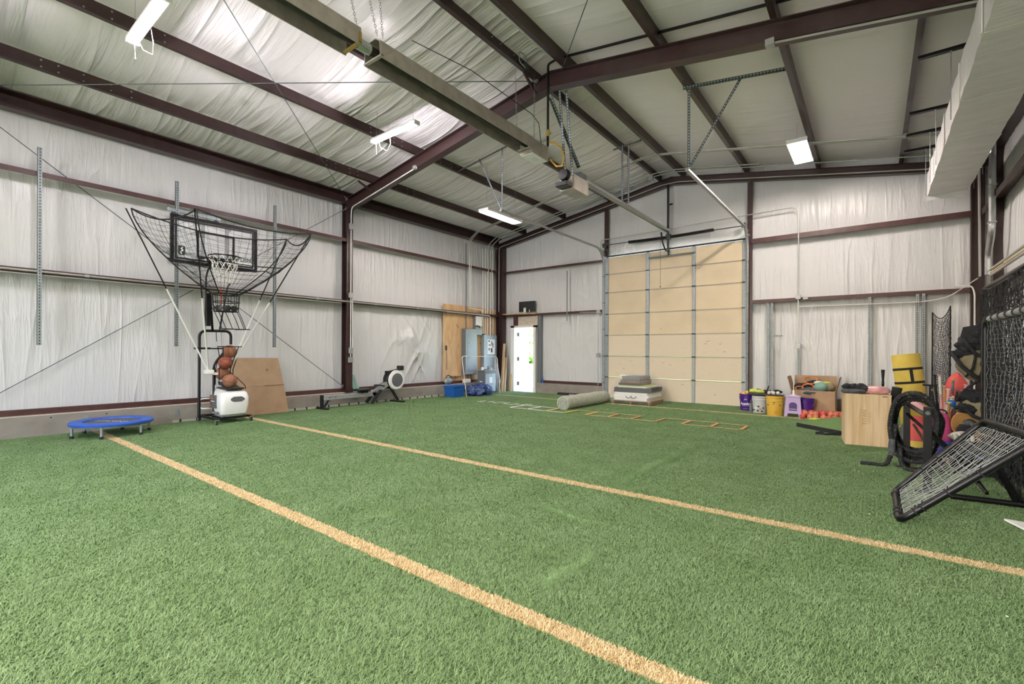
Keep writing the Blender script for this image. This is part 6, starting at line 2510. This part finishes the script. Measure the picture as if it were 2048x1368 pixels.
# ------------------------------------------------------------------ equipment bags
t = thing('duffel_bag', 'upper black and olive duffel bag hanging from the barrier net', 'bag', (.96, 8.0, 1.25))
m = MB()
m.ball((.98, 7.95, 1.17), .2, 26, 16, (.82, .9, .95), .09, 201)
child(m.build('bag_body', 'khaki', smooth=True), t)
m = MB()
m.ball((.94, 7.92, 1.40), .15, 20, 12, (.95, .7, .75), .16, 210)
m.ball((.86, 7.9, 1.29), .1, 20, 12, (1.1, .7, .6), .18, 211)
m.ball((1.0, 7.93, 1.5), .1, 18, 10, (.8, .7, 1.3), .18, 213)
m.slab([(.87, 7.95, 1.62), (.84, 7.9, 1.5), (1.04, 7.85, 1.42), (1.06, 7.9, 1.66)], (.01, .04, 0))
child(m.build('top_flap', 'black_fabric'), t)
m = MB()
m.tube([(.76, 7.85, 1.3), (.84, 7.74, 1.14), (.95, 7.73, 1.02), (1.08, 7.78, .99)], .022, 6)
m.tube([(.84, 7.8, 1.5), (.95, 7.74, 1.3), (1.1, 7.76, 1.2)], .02, 6)
m.tube([(.88, 7.78, 1.02), (.93, 7.72, 1.12), (.96, 7.74, 1.3)], .012, 6)
m.tube([(1.0, 7.8, 1.0), (1.02, 7.74, 1.14), (1.02, 7.76, 1.3)], .012, 6)
child(m.build('strap', 'black_fabric', smooth=True), t)
t = thing('duffel_bag', 'lower black and tan duffel bag propped under the upper one', 'bag', (.96, 7.8, .65))
m = MB()
m.ball((.97, 7.86, .66), .19, 26, 16, (.85, .9, .95), .09, 202)
child(m.build('bag_body', 'khaki', smooth=True), t)
m = MB()
m.ball((.95, 7.78, .78), .13, 20, 12, (1.1, .7, .7), .16, 212)
m.ball((.90, 7.74, .64), .09, 20, 12, (1.2, .6, .7), .18, 214)
child(m.build('top_flap', 'black_fabric'), t)
m = MB()
m.tube([(.8, 7.76, .72), (.86, 7.72, .86), (.98, 7.74, .98), (1.02, 7.8, 1.05)], .016, 6)
m.tube([(.82, 7.74, .7), (.93, 7.66, .56), (1.06, 7.66, .5)], .02, 6)
child(m.build('strap', 'black_fabric', smooth=True), t)
m = MB()
m.lathe([(.05, 0), (.055, .01), (.055, .07), (.05, .08)], 16, Matrix.Translation((.845, 8.88, .57)) @ Matrix.Rotation(.5, 4, 'Y'))
tag(m.build('tape_roll', 'blue_plastic', smooth=40), 'blue and white tape roll tucked beside the bats', 'roll')

# bats standing in a bucket
bats = [(.708, 9.2, .98, 'black_rubber', 'black bat handle first in the bat bucket'), (.762, 9.2, .985, 'pink', 'pink knob bat standing behind the striped one'), (.80, 9.05, .84, 'pink', 'dusty pink bat leaning towards the mat'), (.835, 8.95, .80, 'white_ball', 'cream bat with wide knob'), (.911, 9.2, .93, 'tan', 'tan bat standing tall before the red bag'),
        (.945, 9.12, .78, 'grey_plastic', 'grey bat with flat knob beside the red bag'), (.86, 8.85, .69, 'wood_pale', 'short wooden bat handle'), (.83, 8.82, .62, 'lime', 'lime handled bat low in the bucket'), (1.05, 9.25, .85, 'pink', 'pale pink bat behind the duffel strap'), (1.02, 9.2, .77, 'white_ball', 'white knob bat behind the duffel'), (.66, 9.0, .78, 'tan', 'bronze bat leaning behind the backpack'), (.89, 9.0, .72, 'red', 'red bat in the bucket')]
for i, (x, y, z, mt, lab) in enumerate(bats):
    bx_, by_ = .80 + (x - .82) * .35 + .012 * (i % 3), 9.02 + (y - 9.05) * .3
    t = thing('bat', lab, 'bat', (bx_, by_, .03))
    top, bot = Vector((x, y, z)), Vector((bx_, by_, .04))
    d = (bot - top)
    m = MB()
    prof = [(0, .026), (.012, .027), (.02, .014), (.3, .013), (.5, .018), (.72, .031), (.97, .032), (1.0, .024)]
    m.tube([top + d * f for f, r in prof], [r for f, r in prof], 12)
    child(m.build('barrel', mt, smooth=50), t)
    m = MB()
    m.tube([top + d * .03, top + d * .3], .0155, 10)
    child(m.build('grip_tape', ('black_rubber', 'pink', 'white_ball', 'grey_plastic', 'tan')[(i * 2) % 5], smooth=40), t)
t = thing('bat_bucket', 'dark bucket holding the baseball bats', 'bucket', (.82, 9.03, 0))
m = MB()
m.lathe([(.15, 0), (.18, .36), (.185, .37), (.17, .365), (.14, .02), (.001, .02)], 24, cap=False)
m.build('pail', 'grey_plastic', t, smooth=40)
m = MB()
m.lathe([(.183, .34), (.19, .345), (.19, .365), (.183, .37)], 24, cap=False)
m.build('rim_band', 'black_plastic', t)
m = MB()
m.tube([(.6, 8.62, 0.02), (.615, 8.6, .5), (.617, 8.6, .86)], .012, 8)
m.tube([(.54, 8.6, .86), (.69, 8.6, .855)], .013, 8)
tag(m.build('ball_pump', 'black_metal', smooth=40), 'black hand pump with T handle beside the bats', 'pump')
m = MB()
m.ball((.99, 9.62, .5), .2, 22, 14, (.85, .6, 2.46), .05, 301)
tag(m.build('red_bag', 'coral', smooth=True), 'coral red padded bag behind the bats', 'bag')
t = thing('backpack', 'pink and violet backpack standing behind the rope rack', 'backpack', (.66, 7.75, 0))
m = loft([rrect(-.075, .085, -.1, .1, .24, .04), rrect(-.085, .095, -.11, .11, .30, .05), rrect(-.075, .075, -.1, .1, .5, .05), rrect(-.06, .06, -.08, .08, .56, .04)])
m.build('upper_body', 'hot_pink', t, smooth=40)
m = loft([rrect(-.06, .11, -.1, .1, .0, .04), rrect(-.07, .115, -.11, .11, .1, .05), rrect(-.075, .1, -.108, .108, .245, .04)])
m.build('lower_body', 'violet_blue', t, smooth=40)
m = MB()
m.tube(arc((0, -.02, .56), .05, 0, math.pi, 8, 'XZ'), .01, 6)
m.build('grab_loop', 'black_fabric', t)
t = thing('backpack', 'black backpack with yellow and blue lettering beside the tan disc', 'backpack', (.83, 7.5, 0))
m = loft([rrect(-.07, .1, -.08, .1, .0, .04), rrect(-.08, .11, -.09, .1, .2, .05), rrect(-.06, .09, -.08, .1, .42, .05), rrect(-.03, .06, -.05, .07, .47, .03)])
m.build('body', 'black_fabric', t, smooth=40)
text_part('lettering', 'EASTON', .07, 'lime', t, frame_M((.02, -.091, .19), (0, .05, 1), (-1, 0, 0)))
t = thing('backpack', 'coral to yellow backpack seen through the rope rack', 'backpack', (.44, 7.8, 0))
m = loft([rrect(-.1, .12, -.08, .08, .0, .04), rrect(-.11, .13, -.09, .09, .14, .05), rrect(-.1, .12, -.09, .09, .2, .05)])
m.build('lower_body', 'mat_yellow', t, smooth=40)
m = loft([rrect(-.1, .12, -.09, .09, .2, .05), rrect(-.09, .1, -.085, .085, .38, .05), rrect(-.06, .07, -.06, .06, .5, .04)])
m.build('upper_body', 'coral', t, smooth=40)
m = MB()
m.ball((.38, 8.1, .2), .13, 20, 12, (.8, .8, 1.5), .08, 305)
tag(m.build('grey_bag', 'grey_fabric', smooth=True), 'slouched grey bag behind the rope rack', 'bag')
m = MB()
m.tube([(.35, 7.9, .72), (.5, 7.85, .6), (.56, 7.8, .52)], .04, 10)
tag(m.build('pink_pad', 'pink', smooth=40), 'pink rolled pad across the rope rack', 'pad')
t = thing('tan_disc', 'tan throwing disc with silver centre leaning by the bags', 'disc', (.88, 7.9, 0))
MD = Matrix.Translation((.9, 7.72, .44)) @ Matrix.Rotation(math.radians(20), 4, 'Z') @ Matrix.Rotation(math.radians(78), 4, 'X')
m = MB()
m.lathe([(.001, -.02), (.13, -.02), (.17, -.01), (.175, .0), (.17, .015), (.08, .022)], 36, MD)
child(m.build('disc', 'tan', smooth=40), t)
m = MB()
m.lathe([(.08, .021), (.078, .026), (.055, .026), (.053, .03), (.02, .03), (.001, .031)], 28, MD)
child(m.build('hub', 'chrome', smooth=40), t)
t = thing('floor_bag', 'low black gear bag with blue lettering on the turf behind the rebounder', 'bag', (.9, 7.05, 0))
m = loft([rrect(-.2, .22, -.14, .2, .0, .05), rrect(-.22, .24, -.16, .22, .12, .07), rrect(-.2, .22, -.14, .2, .27, .07), rrect(-.14, .16, -.1, .14, .31, .05)])
m.build('body', 'black_fabric', t, smooth=40)
text_part('lettering', 'Under Armour', .06, 'blue_plastic', t, frame_M((.06, -.158, .2), (1, 0, -.15), (.15, 0, 1)))
m = MB()
m.tube(fillet([(-.1, -.16, .1), (-.06, -.19, .3), (.06, -.19, .3), (.1, -.16, .1)], .06), .012, 6)
m.build('handle', 'black_plastic', t)
for i, (x, y, z, mt, lab) in enumerate(((.8, 7.28, .36, 'white_ball', 'cream ribbed glove on the black gear bag'), (.98, 7.25, .36, 'wood_brown', 'brown leather glove on the black gear bag'))):
    m = MB()
    m.ball((x, y, z), .1, 18, 10, (1.1, .9, .55), .12, 400 + i)
    for k in range(4):
        m.tube([(x - .08 + .04 * k, y - .06, z + .03), (x - .07 + .045 * k, y - .1, z + .02), (x - .07 + .045 * k, y - .13, z - .03)], .02, 6)
    tag(m.build('glove', mt, smooth=True), lab, 'glove')
m = MB()
m.lathe([(.018, 0), (.04, 0), (.042, .02), (.04, .04), (.018, .04), (.018, 0)], 18, Matrix.Translation((.66, 7.45, .042)) @ Matrix.Rotation(1.2, 4, 'X'), cap=False)
tag(m.build('tape_roll', 'wood_pale', smooth=40), 'small pale tape roll on the turf under the rack brace', 'roll')
m = MB()
m.cbox(.36, .62, 7.3, 7.55, .0, .1, .01)
tag(m.build('low_box', 'grey_plastic'), 'low grey box on the turf behind the rope rack', 'box')
# a bat hanging inside the barrier net
t = thing('bat', 'silver bat with blue grip hanging behind the barrier net cords', 'bat', (1.18, 7.0, .8))
m = MB()
m.tube([(1.18, 7.0, 1.45), (1.18, 7.02, 1.3), (1.18, 7.03, 1.05), (1.18, 7.04, .78)], [.028, .033, .026, .014], 12)
child(m.build('barrel', 'white_plastic', smooth=40), t)
m = MB()
m.tube([(1.18, 7.035, 1.02), (1.18, 7.04, .88)], .024, 10)
child(m.build('grip_tape', 'blue_plastic', smooth=40), t)
# home plate
m = MB()
m.prism([(.80, 5.17), (1.05, 5.14), (1.23, 4.97), (1.05, 4.80), (.87, 4.97)], .016, .03, 'Z')
tag(fixn(m.build('home_plate', 'white_paint')), 'white rubber home plate on the turf', 'home plate')
